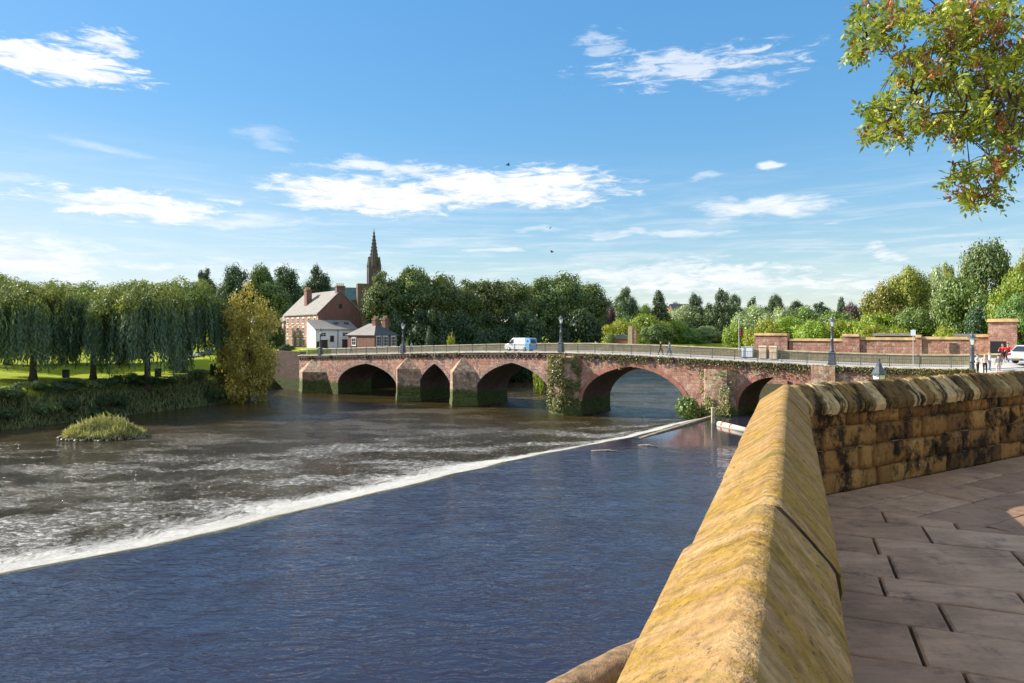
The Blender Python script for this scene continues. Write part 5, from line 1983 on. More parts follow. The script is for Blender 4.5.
def car(loc, rz, paintm, label, group=None, suv=False):
    o = thing('parked_car' if not suv else 'silver_car', label, 'car', loc, rz, group)
    H = 1.66 if suv else 1.46
    L = 4.4
    hw = 0.89
    b_ = MB()
    low = [(-2.18, 0.30), (-2.2, 0.62), (-2.12, 0.93), (-1.2, 1.0), (1.35 if not suv else 1.9, 1.02), (2.12, 0.98), (2.2, 0.6), (2.16, 0.30)]
    n = len(low)
    vs = [(x, -hw * (0.96 if z < 0.5 else 1), z) for x, z in low] + [(x, hw * (0.96 if z < 0.5 else 1), z) for x, z in low]
    b_.add(vs, [tuple(range(n)), tuple(range(2 * n - 1, n - 1, -1))] + [(i, n + i, n + (i + 1) % n, (i + 1) % n) for i in range(n)])
    roof = [(-1.05, 1.005), (-0.35, H), (1.35, H - 0.03), (1.95 if suv else 1.65, 1.025)]
    n = 4
    hw2 = hw * 0.80
    vs = [(x, -(hw - 0.05 if z < 1.1 else hw2), z) for x, z in roof] + [(x, (hw - 0.05 if z < 1.1 else hw2), z) for x, z in roof]
    b_.add(vs, [(0, 1, 2, 3), (7, 6, 5, 4), (0, 4, 5, 1), (1, 5, 6, 2), (2, 6, 7, 3)])
    b_.build('body', paintm, o, bevel=0.05)
    for sg in (-1, 1):
        g_ = MB()

        def sidept(x, z):
            f = (z - 1.005) / (H - 1.005)
            return (x, sg * ((hw - 0.05) + (hw2 - hw + 0.05) * f + 0.006), z)
        for x0, x1 in ((-0.72, 0.42), (0.52, 1.45)):
            z0, z1 = 1.08, H - 0.12
            xa = max(x0, -0.98 + (x0 + 0.98) * 0.0)
            g_.add([sidept(x0, z0), sidept(x1 + (0.1 if x1 > 1 else 0), z0), sidept(x1 - (0.12 if x1 > 1 else 0), z1), sidept(x0 + (0.45 if x0 < 0 else 0), z1)], [(0, 1, 2, 3)])
        g_.build('side_window', M['window'], o)
    g_ = MB()
    g_.add([(-1.0 - 0.006, -0.70, 1.08), (-1.0 - 0.006, 0.70, 1.08), (-0.44, 0.62, H - 0.08), (-0.44, -0.62, H - 0.08)], [(0, 1, 2, 3)])
    for i, v in enumerate(g_.v):
        g_.v[i] = (v[0] - 0.03, v[1], v[2])
    g_.build('windscreen', M['window'], o)
    g_ = MB()
    xr = (1.95 if suv else 1.65)
    g_.add([(xr - 0.03, -0.68, 1.12), (xr - 0.03, 0.68, 1.12), (1.41, 0.6, H - 0.12), (1.41, -0.6, H - 0.12)], [(3, 2, 1, 0)])
    g_.v = [(v[0] + 0.035, v[1], v[2]) for v in g_.v]
    g_.build('rear_window', M['window'], o)
    for x in (-1.35, 1.35):
        for sg in (-1, 1):
            wheel(o, x, sg * 0.80, 0.34 if suv else 0.31, sg)
    for sg in (-1, 1):
        l_ = MB()
        l_.box(2.14, 2.215, sg * 0.72 - 0.12, sg * 0.72 + 0.12, 0.72, 0.95)
        l_.build('tail_light', M['tail'], o)
        l_ = MB()
        l_.box(-2.21, -2.12, sg * 0.68 - 0.16, sg * 0.68 + 0.16, 0.66, 0.82)
        l_.build('headlight', M['head'], o)
    l_ = MB()
    l_.box(2.19, 2.213, -0.26, 0.26, 0.52, 0.64)
    l_.build('number_plate', M['plate'], o)
    l_ = MB()
    l_.box(-2.24, -2.1, -0.85, 0.85, 0.3, 0.5)
    l_.box(2.1, 2.24, -0.85, 0.85, 0.3, 0.5)
    l_.build('bumper', M['iron'], o, bevel=0.03)
    return o


p = at(1036, 366, 60)
car((p.x, p.y, road_z(p.x, p.y)), R(196), M['silver'], 'silver car cut by the right edge behind the cyclists', None, True)
for px, py, dep, pm, lab in ((199, 359, 150, 'carwhite', 'white parked car seen under the willow, nearest the golden bush'), (188, 360, 150, 'silver', 'silver parked car left of the white one under the willow'),
                             (209, 358, 152, 'carblue', 'dark blue parked car behind the litter bin by the golden bush'), (176, 360, 152, 'carwhite', 'white parked car behind the willow trunk next to the golden bush'),
                             (138, 362, 150, 'silver', 'silver parked car glimpsed between the middle willows'), (122, 362, 151, 'carblue', 'dark parked car glimpsed left of the silver one between the middle willows')):
    p = at(px, py, dep)
    car((p.x, p.y, gz(p.x, p.y)), R(100 + (px % 7)), M[pm], lab, 'cars parked beyond the willows')

# white van on the bridge, heading left
b_ = bl(500.5, 5.2, -0.06)
van_h = 1.06
van = thing('white_van', 'white van with a blue rear driving left along the bridge', 'van', b_, br)
van.scale = (1.0, 1.0, van_h)
VL, VH, VW = 4.9, 2.0, 0.95
sp_ = [(-2.45, 0.32), (-2.5, 0.75), (-2.42, 0.98), (-1.75, 1.18), (-1.05, 1.92), (-0.8, 2.0), (1.45, 2.02), (1.45, 0.32)]
n = len(sp_)


def van_y(z):
    return VW * (1.0 if z < 1.1 else 1.0 - 0.1 * (z - 1.1) / 0.9)


m = MB()
vs = [(x, -van_y(z), z) for x, z in sp_] + [(x, van_y(z), z) for x, z in sp_]
m.add(vs, [tuple(range(n)), tuple(range(2 * n - 1, n - 1, -1))] + [(i, n + i, n + (i + 1) % n, (i + 1) % n) for i in range(n)])
m.build('body', M['vanwhite'], van, bevel=0.05)
m = MB()
sp2 = [(1.452, 0.32), (1.452, 2.02), (2.3, 2.0), (2.42, 1.2), (2.45, 0.32)]
n = len(sp2)
vs = [(x, -van_y(z), z) for x, z in sp2] + [(x, van_y(z), z) for x, z in sp2]
m.add(vs, [tuple(range(n)), tuple(range(2 * n - 1, n - 1, -1))] + [(i, n + i, n + (i + 1) % n, (i + 1) % n) for i in range(n)])
m.build('rear_panel', M['vanblue'], van, bevel=0.03)
for sg in (-1, 1):
    m = MB()
    m.add([(x, sg * (van_y(z) + 0.006), z) for x, z in ((-1.62, 1.22), (-0.75, 1.22), (-0.75, 1.78), (-1.08, 1.78))], [(0, 1, 2, 3)])
    m.build('side_window', M['window'], van)
    m = MB()
    m.box(-1.5, -1.36, sg * (VW + 0.02), sg * (VW + 0.2), 1.15, 1.42)
    m.build('mirror', M['black'], van)
m = MB()
m.add([(-1.66, -0.78, 1.24), (-1.66, 0.78, 1.24), (-1.16, 0.72, 1.86), (-1.16, -0.72, 1.86)], [(0, 1, 2, 3)])
m.v = [(v[0] - 0.06, v[1], v[2] + 0.02) for v in m.v]
m.build('windscreen', M['window'], van)
m = MB()
m.add([(2.43, -0.7, 1.2), (2.43, 0.7, 1.2), (2.345, 0.64, 1.8), (2.345, -0.64, 1.8)], [(0, 1, 2, 3)])
m.build('rear_window', M['window'], van)
# small dark triangular emblem on the near side of the blue panel, and a thin stripe
m = MB()
m.add([(1.72, -van_y(1.5) - 0.008, 1.42), (2.18, -van_y(1.5) - 0.008, 1.42), (1.95, -van_y(1.8) - 0.008, 1.80)], [(0, 1, 2)])
m.build('emblem', plain('emblem_blue', (0.03, 0.06, 0.22), 0.4), van)
m = MB()
m.box(-0.6, 1.4, -VW - 0.006, -VW + 0.01, 0.98, 1.03)
m.build('side_stripe', M['silver'], van)
for x in (-1.6, 1.35):
    for sg in (-1, 1):
        wheel(van, x, sg * 0.86, 0.33, sg)
for sg in (-1, 1):
    m = MB()
    m.box(2.38, 2.47, sg * 0.84 - 0.07, sg * 0.84 + 0.07, 0.75, 1.15)
    m.build('tail_light', M['tail'], van)
    m = MB()
    m.box(-2.5, -2.38, sg * 0.66 - 0.18, sg * 0.66 + 0.18, 0.80, 0.98)
    m.build('headlight', M['head'], van)


# ------------------------------------------------------------------ people
def person(loc, rz, label, top, legs, hair, pose='walk', h=1.72, group=None, long_hair=False, skirt=False):
    o = thing('person', label, 'person', loc, rz, group)
    k_ = h / 1.72
    J = {}

    def j(n_, x, y, z, r_):
        J[n_] = (Vector((x, y, z)) * k_, r_ * k_)
    # faces local -y
    if pose == 'cycle':
        j('pelvis', 0, 0.12, 0.95, 0.15); j('chest', 0, -0.14, 1.28, 0.155); j('neck', 0, -0.24, 1.45, 0.06); j('head', 0, -0.30, 1.60, 0.10); j('crown', 0, -0.29, 1.68, 0.085)
        for s, sg in (('l', -1), ('r', 1)):
            up = sg > 0
            j('hip' + s, sg * 0.10, 0.08, 0.92, 0.11)
            j('knee' + s, sg * 0.11, -0.30, 0.82 if up else 0.62, 0.075)
            j('ank' + s, sg * 0.11, -0.10, 0.47 if up else 0.24, 0.05)
            j('toe' + s, sg * 0.11, -0.25, 0.42 if up else 0.18, 0.04)
            j('sh' + s, sg * 0.19, -0.17, 1.36, 0.07)
            j('elb' + s, sg * 0.25, -0.36, 1.20, 0.05)
            j('wri' + s, sg * 0.23, -0.55, 1.06, 0.038)
            j('han' + s, sg * 0.23, -0.63, 1.04, 0.04)
    else:
        st = 0.0 if pose == 'stand' else 0.18
        j('pelvis', 0, 0, 0.93, 0.15); j('chest', 0, -0.01, 1.28, 0.155); j('neck', 0, 0.0, 1.46, 0.06); j('head', 0, -0.02, 1.60, 0.10); j('crown', 0, -0.01, 1.66, 0.088)
        for s, sg in (('l', -1), ('r', 1)):
            f = st * sg
            j('hip' + s, sg * 0.10, 0, 0.89, 0.11)
            j('knee' + s, sg * 0.105, -f * 0.8 - 0.03, 0.49, 0.073)
            j('ank' + s, sg * 0.105, -f * 1.4 + (0.06 if f < 0 else 0), 0.09 + (0.05 if f < 0 else 0), 0.048)
            j('toe' + s, sg * 0.11, -f * 1.4 - 0.14, 0.04, 0.04)
            j('sh' + s, sg * 0.19, 0, 1.40, 0.07)
            j('elb' + s, sg * 0.25, f * 0.6 + 0.03, 1.13, 0.05)
            j('wri' + s, sg * 0.26, f * 1.0 - 0.08, 0.90, 0.036)
            j('han' + s, sg * 0.26, f * 1.0 - 0.11, 0.81, 0.042)
    names = list(J)
    E = [('pelvis', 'chest'), ('chest', 'neck'), ('neck', 'head'), ('head', 'crown')]
    for s in 'lr':
        E += [('pelvis', 'hip' + s), ('hip' + s, 'knee' + s), ('knee' + s, 'ank' + s), ('ank' + s, 'toe' + s), ('chest', 'sh' + s), ('sh' + s, 'elb' + s), ('elb' + s, 'wri' + s), ('wri' + s, 'han' + s)]
    me = bpy.data.meshes.new('body')
    me.from_pydata([J[n_][0] for n_ in names], [(names.index(a), names.index(b2)) for a, b2 in E], [])
    tmp = bpy.data.objects.new('body', me)
    COL.objects.link(tmp)
    tmp.modifiers.new('skin', 'SKIN')
    for i, n_ in enumerate(names):
        v = me.skin_vertices[0].data[i]
        r_ = J[n_][1]
        v.radius = (r_ * (1.0 if n_ not in ('chest', 'pelvis') else 1.0), r_ * (0.72 if n_ in ('chest', 'pelvis') else 1.0))
        v.use_root = (n_ == 'pelvis')
    sb = tmp.modifiers.new('sub', 'SUBSURF')
    sb.levels = sb.render_levels = 1
    dg = bpy.context.evaluated_depsgraph_get()
    m2 = bpy.data.meshes.new_from_object(tmp.evaluated_get(dg))
    bpy.data.objects.remove(tmp)
    m2.name = 'body'
    m2.materials.clear()
    for mm in (M['skin'], top, legs, M['black']):
        m2.materials.append(mm)
    for p_ in m2.polygons:
        c = p_.center
        d = sorted(((c - J[n_][0]).length - J[n_][1] * 0.8, n_) for n_ in names)[0][1]
        if d in ('head', 'crown', 'neck') or d.startswith('han') or d.startswith('wri'):
            mi = 0
        elif d in ('chest',) or d.startswith('sh') or d.startswith('elb'):
            mi = 1
        elif d == 'pelvis':
            mi = 1 if c.z > 0.98 * k_ else 2
        elif d.startswith('toe'):
            mi = 3
        else:
            mi = 2
        p_.material_index = mi
        p_.use_smooth = True
    bo = bpy.data.objects.new('body', m2)
    link(bo, o)
    hd = J['crown'][0]
    hm = MB()
    hm.ball((hd.x, hd.y + 0.025 * k_, hd.z + 0.01), (0.098 * k_, 0.108 * k_, 0.085 * k_), 10)
    if long_hair:
        hm.ball((hd.x, hd.y + 0.075 * k_, hd.z - 0.15), (0.09 * k_, 0.05 * k_, 0.16 * k_), 8)
    hm.build('hair', hair, o, True)
    fm = MB()
    h0 = J['head'][0]
    fm.ball((h0.x, h0.y - 0.10 * k_, h0.z + 0.005), (0.014, 0.022, 0.024), 6)
    for sg in (-1, 1):
        fm.ball((sg * 0.098 * k_, h0.y + 0.01, h0.z + 0.01), (0.014, 0.022, 0.032), 6)
    fm.build('nose_and_ears', M['skin'], o, True)
    em = MB()
    for sg in (-1, 1):
        em.ball((sg * 0.036, h0.y - 0.088 * k_, h0.z + 0.035), 0.011, 6)
    em.box(-0.025, 0.025, h0.y - 0.093 * k_, h0.y - 0.08 * k_, h0.z - 0.048, h0.z - 0.04)
    em.build('eyes_and_mouth', M['black'], o)
    return o


def cloth(name, c):
    return plain(name, c, 0.9, var=0.12, scale=6)


black_c, blue_c, jean_c = cloth('black_cloth', (0.02, 0.02, 0.024)), cloth('blue_cloth', (0.10, 0.17, 0.30)), cloth('denim', (0.06, 0.09, 0.17))
white_c, red_c, pink_c, grey_c = cloth('white_cloth', (0.72, 0.72, 0.72)), cloth('red_cloth', (0.62, 0.03, 0.04)), cloth('pink_cloth', (0.62, 0.42, 0.42)), cloth('grey_cloth', (0.25, 0.26, 0.28))
b_ = bl(657, 1.1, 0.05)
person(b_, br + R(95), 'walker in dark clothes on the bridge footway, left one of two', black_c, black_c, M['hairbrown'], 'walk', 1.86)
b_ = bl(665.5, 1.2, 0.05)
person(b_, br + R(95), 'walker in blue jacket and jeans on the bridge, right one of two', blue_c, jean_c, M['hairbrown'], 'walk', 1.80)
b_ = bl(346, 1.2, 0.05)
person(b_, br + R(90), 'small figure in dark clothes on the bridge before the white pub', black_c, jean_c, M['hairbrown'], 'walk', 1.7)
b_ = bl(406.5, 1.2, 0.05)
person(b_, br - R(90), 'walker in grey top just right of the lamp near the cottage', grey_c, jean_c, M['hairbrown'], 'walk', 1.72)
for px, dep, rz, lab, tp, lg, hr, lh in ((977.5, 58.5, 30, 'person in white top and dark trousers just right of the short lamp', white_c, black_c, M['hairbrown'], False),
                                         (985, 57.5, -20, 'fair haired person in pale pink top among the group at the right', pink_c, black_c, M['hairfair'], True),
                                         (989.5, 59, 60, 'person in white top at the right side of the group', white_c, jean_c, M['hairfair'], False),
                                         (998.5, 56.5, 160, 'small person in grey standing before the cyclist', grey_c, pink_c, M['hairbrown'], False)):
    p = at(px, 373, dep)
    person((p.x, p.y, road_z(p.x, p.y)), R(rz), lab, tp, lg, hr, 'stand' if px != 986 else 'walk', 1.62 if px != 998 else 1.35, None, lh)


def bicycle(loc, rz, label):
    o = thing('bicycle', label, 'bicycle', loc, rz)
    for y in (-0.52, 0.52):
        w = MB()
        ring = [(0, y + 0.32 * math.cos(2 * PI * i / 24), 0.34 + 0.32 * math.sin(2 * PI * i / 24)) for i in range(25)]
        w.tube(ring, 0.022, 6, cap=False)
        wo = w.build('wheel', M['tyre'], o, True)
        sp3 = MB()
        for q_ in range(8):
            an = q_ * PI / 4
            sp3.tube([(0, y, 0.34), (0, y + 0.30 * math.cos(an), 0.34 + 0.30 * math.sin(an))], 0.004, 4)
        sp3.build('spokes', M['steel'], wo)
    f = MB()
    bb, seat, headt, rear, front = (0, 0.05, 0.30), (0, 0.18, 0.84), (0, -0.38, 0.84), (0, 0.52, 0.34), (0, -0.52, 0.34)
    for a, b2 in ((bb, seat), (seat, headt), (headt, bb), (bb, rear), (rear, seat), (headt, front)):
        f.tube([a, b2], 0.018, 6)
    f.build('frame', M['tail'], o)
    s = MB()
    s.prism([(-0.07, 0.12), (0.07, 0.12), (0.02, -0.14), (-0.02, -0.14)], 'z', 0.85, 0.89)
    s.v = [(a[0], a[1] + 0.16, a[2]) for a in s.v]
    s.build('saddle', M['black'], o)
    hbar = MB()
    hbar.tube([(-0.25, -0.60, 1.02), (-0.2, -0.46, 1.0), (0.2, -0.46, 1.0), (0.25, -0.60, 1.02)], 0.015, 6)
    hbar.tube([(0, -0.38, 0.84), (0, -0.46, 1.0)], 0.018, 6)
    hbar.build('handlebar', M['black'], o)
    return o


for px, dep, lab, rz in ((1003.5, 62, 'left', 100), (1008.5, 63, 'right', 110)):
    p = at(px, 370, dep)
    bicycle((p.x, p.y, road_z(p.x, p.y)), R(rz - 150), 'bicycle ridden by the %s one of two red clad cyclists' % lab)
    person((p.x, p.y, road_z(p.x, p.y)), R(rz - 150), 'cyclist in bright red top, %s one of two beside the silver car' % lab, red_c, black_c, M['red_helmet'] if 'red_helmet' in M else M['hairbrown'], 'cycle', 1.72, 'red clad cyclists')

# birds
for px, py, dep, lab, rz in ((508, 165, 75, 'small dark bird gliding highest in the blue sky', 0.3), (550, 228, 85, 'small dark bird above the lime row, middle of three', 1.2), (552, 252, 80, 'small dark bird just above the lime row', -0.4)):
    p = at(px, py, dep)
    o = thing('bird', lab, 'bird', p, rz, 'birds over the river')
    m = MB()
    m.lathe([(0.01, -0.24), (0.05, -0.12), (0.075, 0.0), (0.05, 0.13), (0.045, 0.17), (0.01, 0.25)], 8)
    m.v = [(a[2], a[1], a[0]) for a in m.v]
    m.build('body', M['bird'], o, True)
    for sg in (-1, 1):
        m = MB()
        m.add([(0.1, sg * 0.04, 0.03), (-0.12, sg * 0.04, 0.03), (-0.10, sg * 0.28, 0.14), (0.08, sg * 0.28, 0.15), (-0.12, sg * 0.55, 0.05)], [(0, 1, 2, 3), (3, 2, 4)])
        m.v += [(a, b2, c - 0.012) for a, b2, c in m.v]
        m.f += [(8, 7, 6, 5), (9, 7, 8)]
        m.m += [0, 0]
        m.build('wing', M['bird'], o)

# weir end: concrete sill, post, floating boom, driftwood
a, b_, c = on(640, 438, POOL), on(690, 424, POOL), on(713, 417, POOL)
m = MB()
for p0, p1 in ((a, b_), (b_, c)):
    d = (p1 - p0).normalized()
    nn = Vector((-d.y, d.x, 0)) * 0.18
    q_ = [p0 - nn, p1 - nn, p1 + nn, p0 + nn]
    m.add([(v.x, v.y, -1) for v in q_] + [(v.x, v.y, POOL + 0.05 + (0.16 if v.y > b_.y - 1 else 0.0)) for v in q_], [(0, 1, 5, 4), (1, 2, 6, 5), (2, 3, 7, 6), (3, 0, 4, 7), (4, 5, 6, 7)])
o = m.build('weir_sill', plain('wet_sill', (0.27, 0.21, 0.15), 0.7, var=0.3, scale=2, bump=0.4))
tag(o, 'narrow stone sill where the weir meets the bridge pier', 'weir')
p = on(713, 423, POOL)
m = MB()
m.box(-0.16, 0.16, -0.16, 0.16, -2.5, 1.7, ch=0.02)
o = m.build('mooring_post', M['pale'])
o.location = p
tag(o, 'weathered square post in the water at the end of the weir', 'post')
p0, p1 = on(719, 424.5, POOL + 0.1), on(748, 431.5, POOL + 0.1)
bo = thing('floating_boom', 'pale floating boom with orange buoys beside the near wall', 'boom', p0, 0)
d = p1 - p0
m = MB()
m.tube([(0, 0, 0.06), tuple(d + Vector((0, 0, 0.06)))], 0.30, 10)
m.build('float_tube', M['float'], bo, True)
for f in (0.14, 0.44):
    m = MB()
    q_ = d * f
    m.ball((q_.x, q_.y - 0.12, q_.z + 0.14), (0.33, 0.30, 0.26), 12)
    m.build('buoy', M['orange'], bo, True)
for px, py, dx, lab in ((608, 451.5, 34, 'pale driftwood pole caught on the weir crest left of the brown reflection'), (648, 446, 20, 'thin driftwood branch lying on the pool beside the weir end')):
    p0, p1 = on(px - dx / 2, py - 0.8, POOL + 0.02), on(px + dx / 2, py + 0.8, POOL + 0.02)
    m = MB()
    m.tube([p0, p0.lerp(p1, 0.5) + Vector((0, 0.3, 0.06)), p1], [0.03, 0.06, 0.025], 8)
    m.tube([p0.lerp(p1, 0.4), p0.lerp(p1, 0.55) + Vector((0.2, 0.5, 0.16))], [0.03, 0.015], 6)
    tag(m.build('driftwood', M['driftwood'], None, True), lab, 'driftwood')

# ------------------------------------------------------------------ the near parapet walls
AZ1, AZ2 = R(22.4), R(59)
w1 = Vector((math.sin(AZ1), math.cos(AZ1), 0))
r1 = Vector((math.cos(AZ1), -math.sin(AZ1), 0))
w2 = Vector((math.sin(AZ2), math.cos(AZ2), 0))
r2 = Vector((math.cos(AZ2), -math.sin(AZ2), 0))
org1 = r1 * (-0.0665)
LC = 6.57 / math.cos(AZ1)
corner = org1 + w1 * LC
KM = math.tan((AZ2 - AZ1) / 2)
PAVE = EYE - 1.60
HR = EYE - 0.52        # ridge height
HE = EYE - 0.715       # coping edge height
wall1 = thing('parapet_wall', 'near parapet wall with rounded ochre lichen coping running away from the camera', 'wall', (org1.x, org1.y, 0), -AZ1)
wall2 = thing('parapet_wall', 'parapet wall of dark mossy blocks with slanting cap stones at the right', 'wall', (corner.x, corner.y, 0), -AZ2)
# rounded coping profile: (offset, height)
prof = [(-0.215, HE - 0.11), (-0.25, HE - 0.10), (-0.262, HE - 0.05), (-0.255, HE), (-0.24, HE + 0.03)]
for i in range(1, 9):
    f = i / 9
    prof.append((-0.24 + 0.205 * f, HE + 0.03 + (HR - 0.014 - HE - 0.03) * (f ** 0.97)))
prof += [(-0.026, HR - 0.0035), (0.0, HR), (0.024, HR - 0.003)]
for i in range(1, 9):
    f = i / 9
    prof.append((0.035 + 0.15 * f, HR - 0.014 - (HR - 0.014 - HE - 0.02) * (f ** 1.08)))
prof += [(0.188, HE + 0.01), (0.197, HE - 0.04), (0.188, HE - 0.09), (0.16, HE - 0.11)]
prof = np.array(prof)
joints = [-5.0, -2.9, -0.9, 0.35, 2.2, 3.45, 4.55, 5.75, LC]
rngw = np.random.default_rng(2)
for a, b_ in zip(joints[:-1], joints[1:]):
    last = b_ == LC
    ny = max(16, int((b_ - a) / 0.025))
    yy = a + 0.008 + (b_ - a - (0.008 if last else 0.016)) * np.concatenate([[0, 0.0012, 0.004, 0.009], np.linspace(0.014, 0.986, ny - 8), [0.991, 0.996, 0.9988, 1.0]])
    dx, dz = rngw.normal() * 0.004, 0.0035 if joints.index(a) % 2 else 0.0
    Pp = np.zeros((ny, len(prof), 3))
    for i, y in enumerate(yy):
        f = (y - a) / (b_ - a)
        endr = min(1.0, max(0.0, min(y - a - 0.008, b_ - 0.008 - y if not last else 9)) / 0.016)
        for q_, (ox, oz) in enumerate(prof):
            y2 = y
            if last:
                y2 = a + 0.008 + (y - a - 0.008) / (b_ - a - 0.008) * (LC - KM * ox - a - 0.008)
            nv_ = Vector((ox * 3.2, y2 * 2.2, oz * 3.2))
            dn = noise.noise(nv_ * 1.2) * 0.0015 + noise.noise(nv_ * 6.0) * 0.0014 + noise.noise(nv_ * 23) * 0.0014
            sc_ = 1 + dn * 3.2 - 0.03 * (1 - endr)
            Pp[i, q_] = (ox * sc_ + dx, y2, oz + dz + dn * 0.8 - 0.007 * (1 - endr))
    if a > -4:
        mj = MB()
        mj.prism([(ox * 0.93, HE - 0.1 + (oz - HE + 0.1) * 0.90) for ox, oz in prof], 'y', a - 0.016, a + 0.016)
        mj.build('mortar_joint', M['deepjoint'], wall1)
    o = grid_mesh('coping_stone', Pp, M['coping'], wall1)
    # closed ends
    me = o.data
    bm = bmesh.new()
    bm.from_mesh(me)
    bm.verts.ensure_lookup_table()
    m_ = len(prof)
    for st in (0, (ny - 1) * m_):
        bm.faces.new([bm.verts[st + q_] for q_ in range(m_)])
    bm.faces.new([bm.verts[0], bm.verts[m_ - 1], bm.verts[(ny - 1) * m_ + m_ - 1], bm.verts[(ny - 1) * m_]])
    for f_ in bm.faces[-3:-1]:
        f_.material_index = 1
    bmesh.ops.recalc_face_normals(bm, faces=bm.faces)
    bm.to_mesh(me)
    bm.free()
    me.materials.append(M['deepjoint'])
bd = MB()
bd.add([(-0.21, -5, -1.5), (0.155, -5, -1.5), (0.155, LC - KM * 0.155, -1.5), (-0.21, LC + KM * 0.21, -1.5),
        (-0.21, -5, HE - 0.08), (0.155, -5, HE - 0.08), (0.155, LC - KM * 0.155, HE - 0.08), (-0.21, LC + KM * 0.21, HE - 0.08)],
       [(4, 5, 6, 7), (0, 1, 5, 4), (1, 2, 6, 5), (2, 3, 7, 6), (3, 0, 4, 7)])
bd.build('wall_face', masonry('near_wall_stone', (0.22, 0.13, 0.06), (0.30, 0.18, 0.08), (0.12, 0.08, 0.04), 0.55, 0.27, 0.025, soot=0.5), wall1)

# second wall: core, irregular blocks, slanted cap stones.  local y along the wall, local x to the paved side (+)
L2 = 16.0
bd = MB()
bd.add([(-0.2, -KM * 0.2, -1.5), (0.118, KM * 0.118, -1.5), (0.118, L2, -1.5), (-0.2, L2, -1.5),
        (-0.2, -KM * 0.2, HE - 0.02), (0.118, KM * 0.118, HE - 0.02), (0.118, L2, HE - 0.02), (-0.2, L2, HE - 0.02)],
       [(4, 5, 6, 7), (0, 1, 5, 4), (1, 2, 6, 5), (2, 3, 7, 6), (3, 0, 4, 7)])
bd.build('wall_core', M['joint'], wall2)


def stone_block(mb, x0, x1, y0, y1, z0, z1, ch, seed):
    """block with a bulging, chipped face on +x"""
    ny, nz = max(3, int((y1 - y0) / 0.05)), max(3, int((z1 - z0) / 0.05))
    vs, fs = [], []
    for i in range(ny + 1):
        for k_ in range(nz + 1):
            u, v = i / ny, k_ / nz
            e_ = min(u * (y1 - y0), (1 - u) * (y1 - y0), v * (z1 - z0), (1 - v) * (z1 - z0))
            edge = max(0.0, 1 - e_ / ch)
            y, z = y0 + u * (y1 - y0), z0 + v * (z1 - z0)
            nn = noise.noise(Vector((y * 6, z * 6, seed * 3.1))) * 0.010 + noise.noise(Vector((y * 18, z * 18, seed * 1.7))) * 0.009
            ins = edge * edge * ch * 0.5
            yj = noise.noise(Vector((z * 6, seed, y))) * 0.012 if i in (0, ny) else 0
            zj = noise.noise(Vector((y * 6, seed, z))) * 0.012 if k_ in (0, nz) else 0
            vs.append((x1 + nn - ins, y + yj, z + zj))
    m_ = nz + 1
    for i in range(ny):
        for k_ in range(nz):
            a = i * m_ + k_
            fs.append((a, a + m_, a + m_ + 1, a + 1))
    # side skirts back to x0
    o0 = len(vs)
    ring = [k_ for k_ in range(m_)] + [i * m_ + nz for i in range(1, ny + 1)] + [ny * m_ + k_ for k_ in range(nz - 1, -1, -1)] + [i * m_ for i in range(ny - 1, 0, -1)]
    for q_ in ring:
        vs.append((x0, vs[q_][1], vs[q_][2]))
    n_ = len(ring)
    for i in range(n_):
        fs.append((ring[i], ring[(i + 1) % n_], o0 + (i + 1) % n_, o0 + i))
    mb.add(vs, fs)


random.seed(12)
blk = MB()
zc = PAVE - 0.03
courses = [0.215, 0.235, 0.225, 0.205]
tot = HE - 0.03 - zc
ssum = sum(courses)
for ci, ch_ in enumerate(courses):
    chh = ch_ * tot / ssum
    y = KM * 0.15 + (0.0 if ci % 2 else 0.0)
    firstl = random.uniform(0.2, 0.4)
    while y < L2 - 0.1:
        l = firstl if firstl else random.choice((random.uniform(0.18, 0.3), random.uniform(0.3, 0.45), random.uniform(0.45, 0.68)))
        firstl = None
        stone_block(blk, 0.10, 0.147 + random.uniform(-0.010, 0.018), y + 0.006, min(L2, y + l) - 0.006, zc + 0.006, zc + chh - 0.006, 0.018, random.random() * 50)
        y += l
    zc += chh
blk.build('wall_face', M['wallstone'], wall2, True)
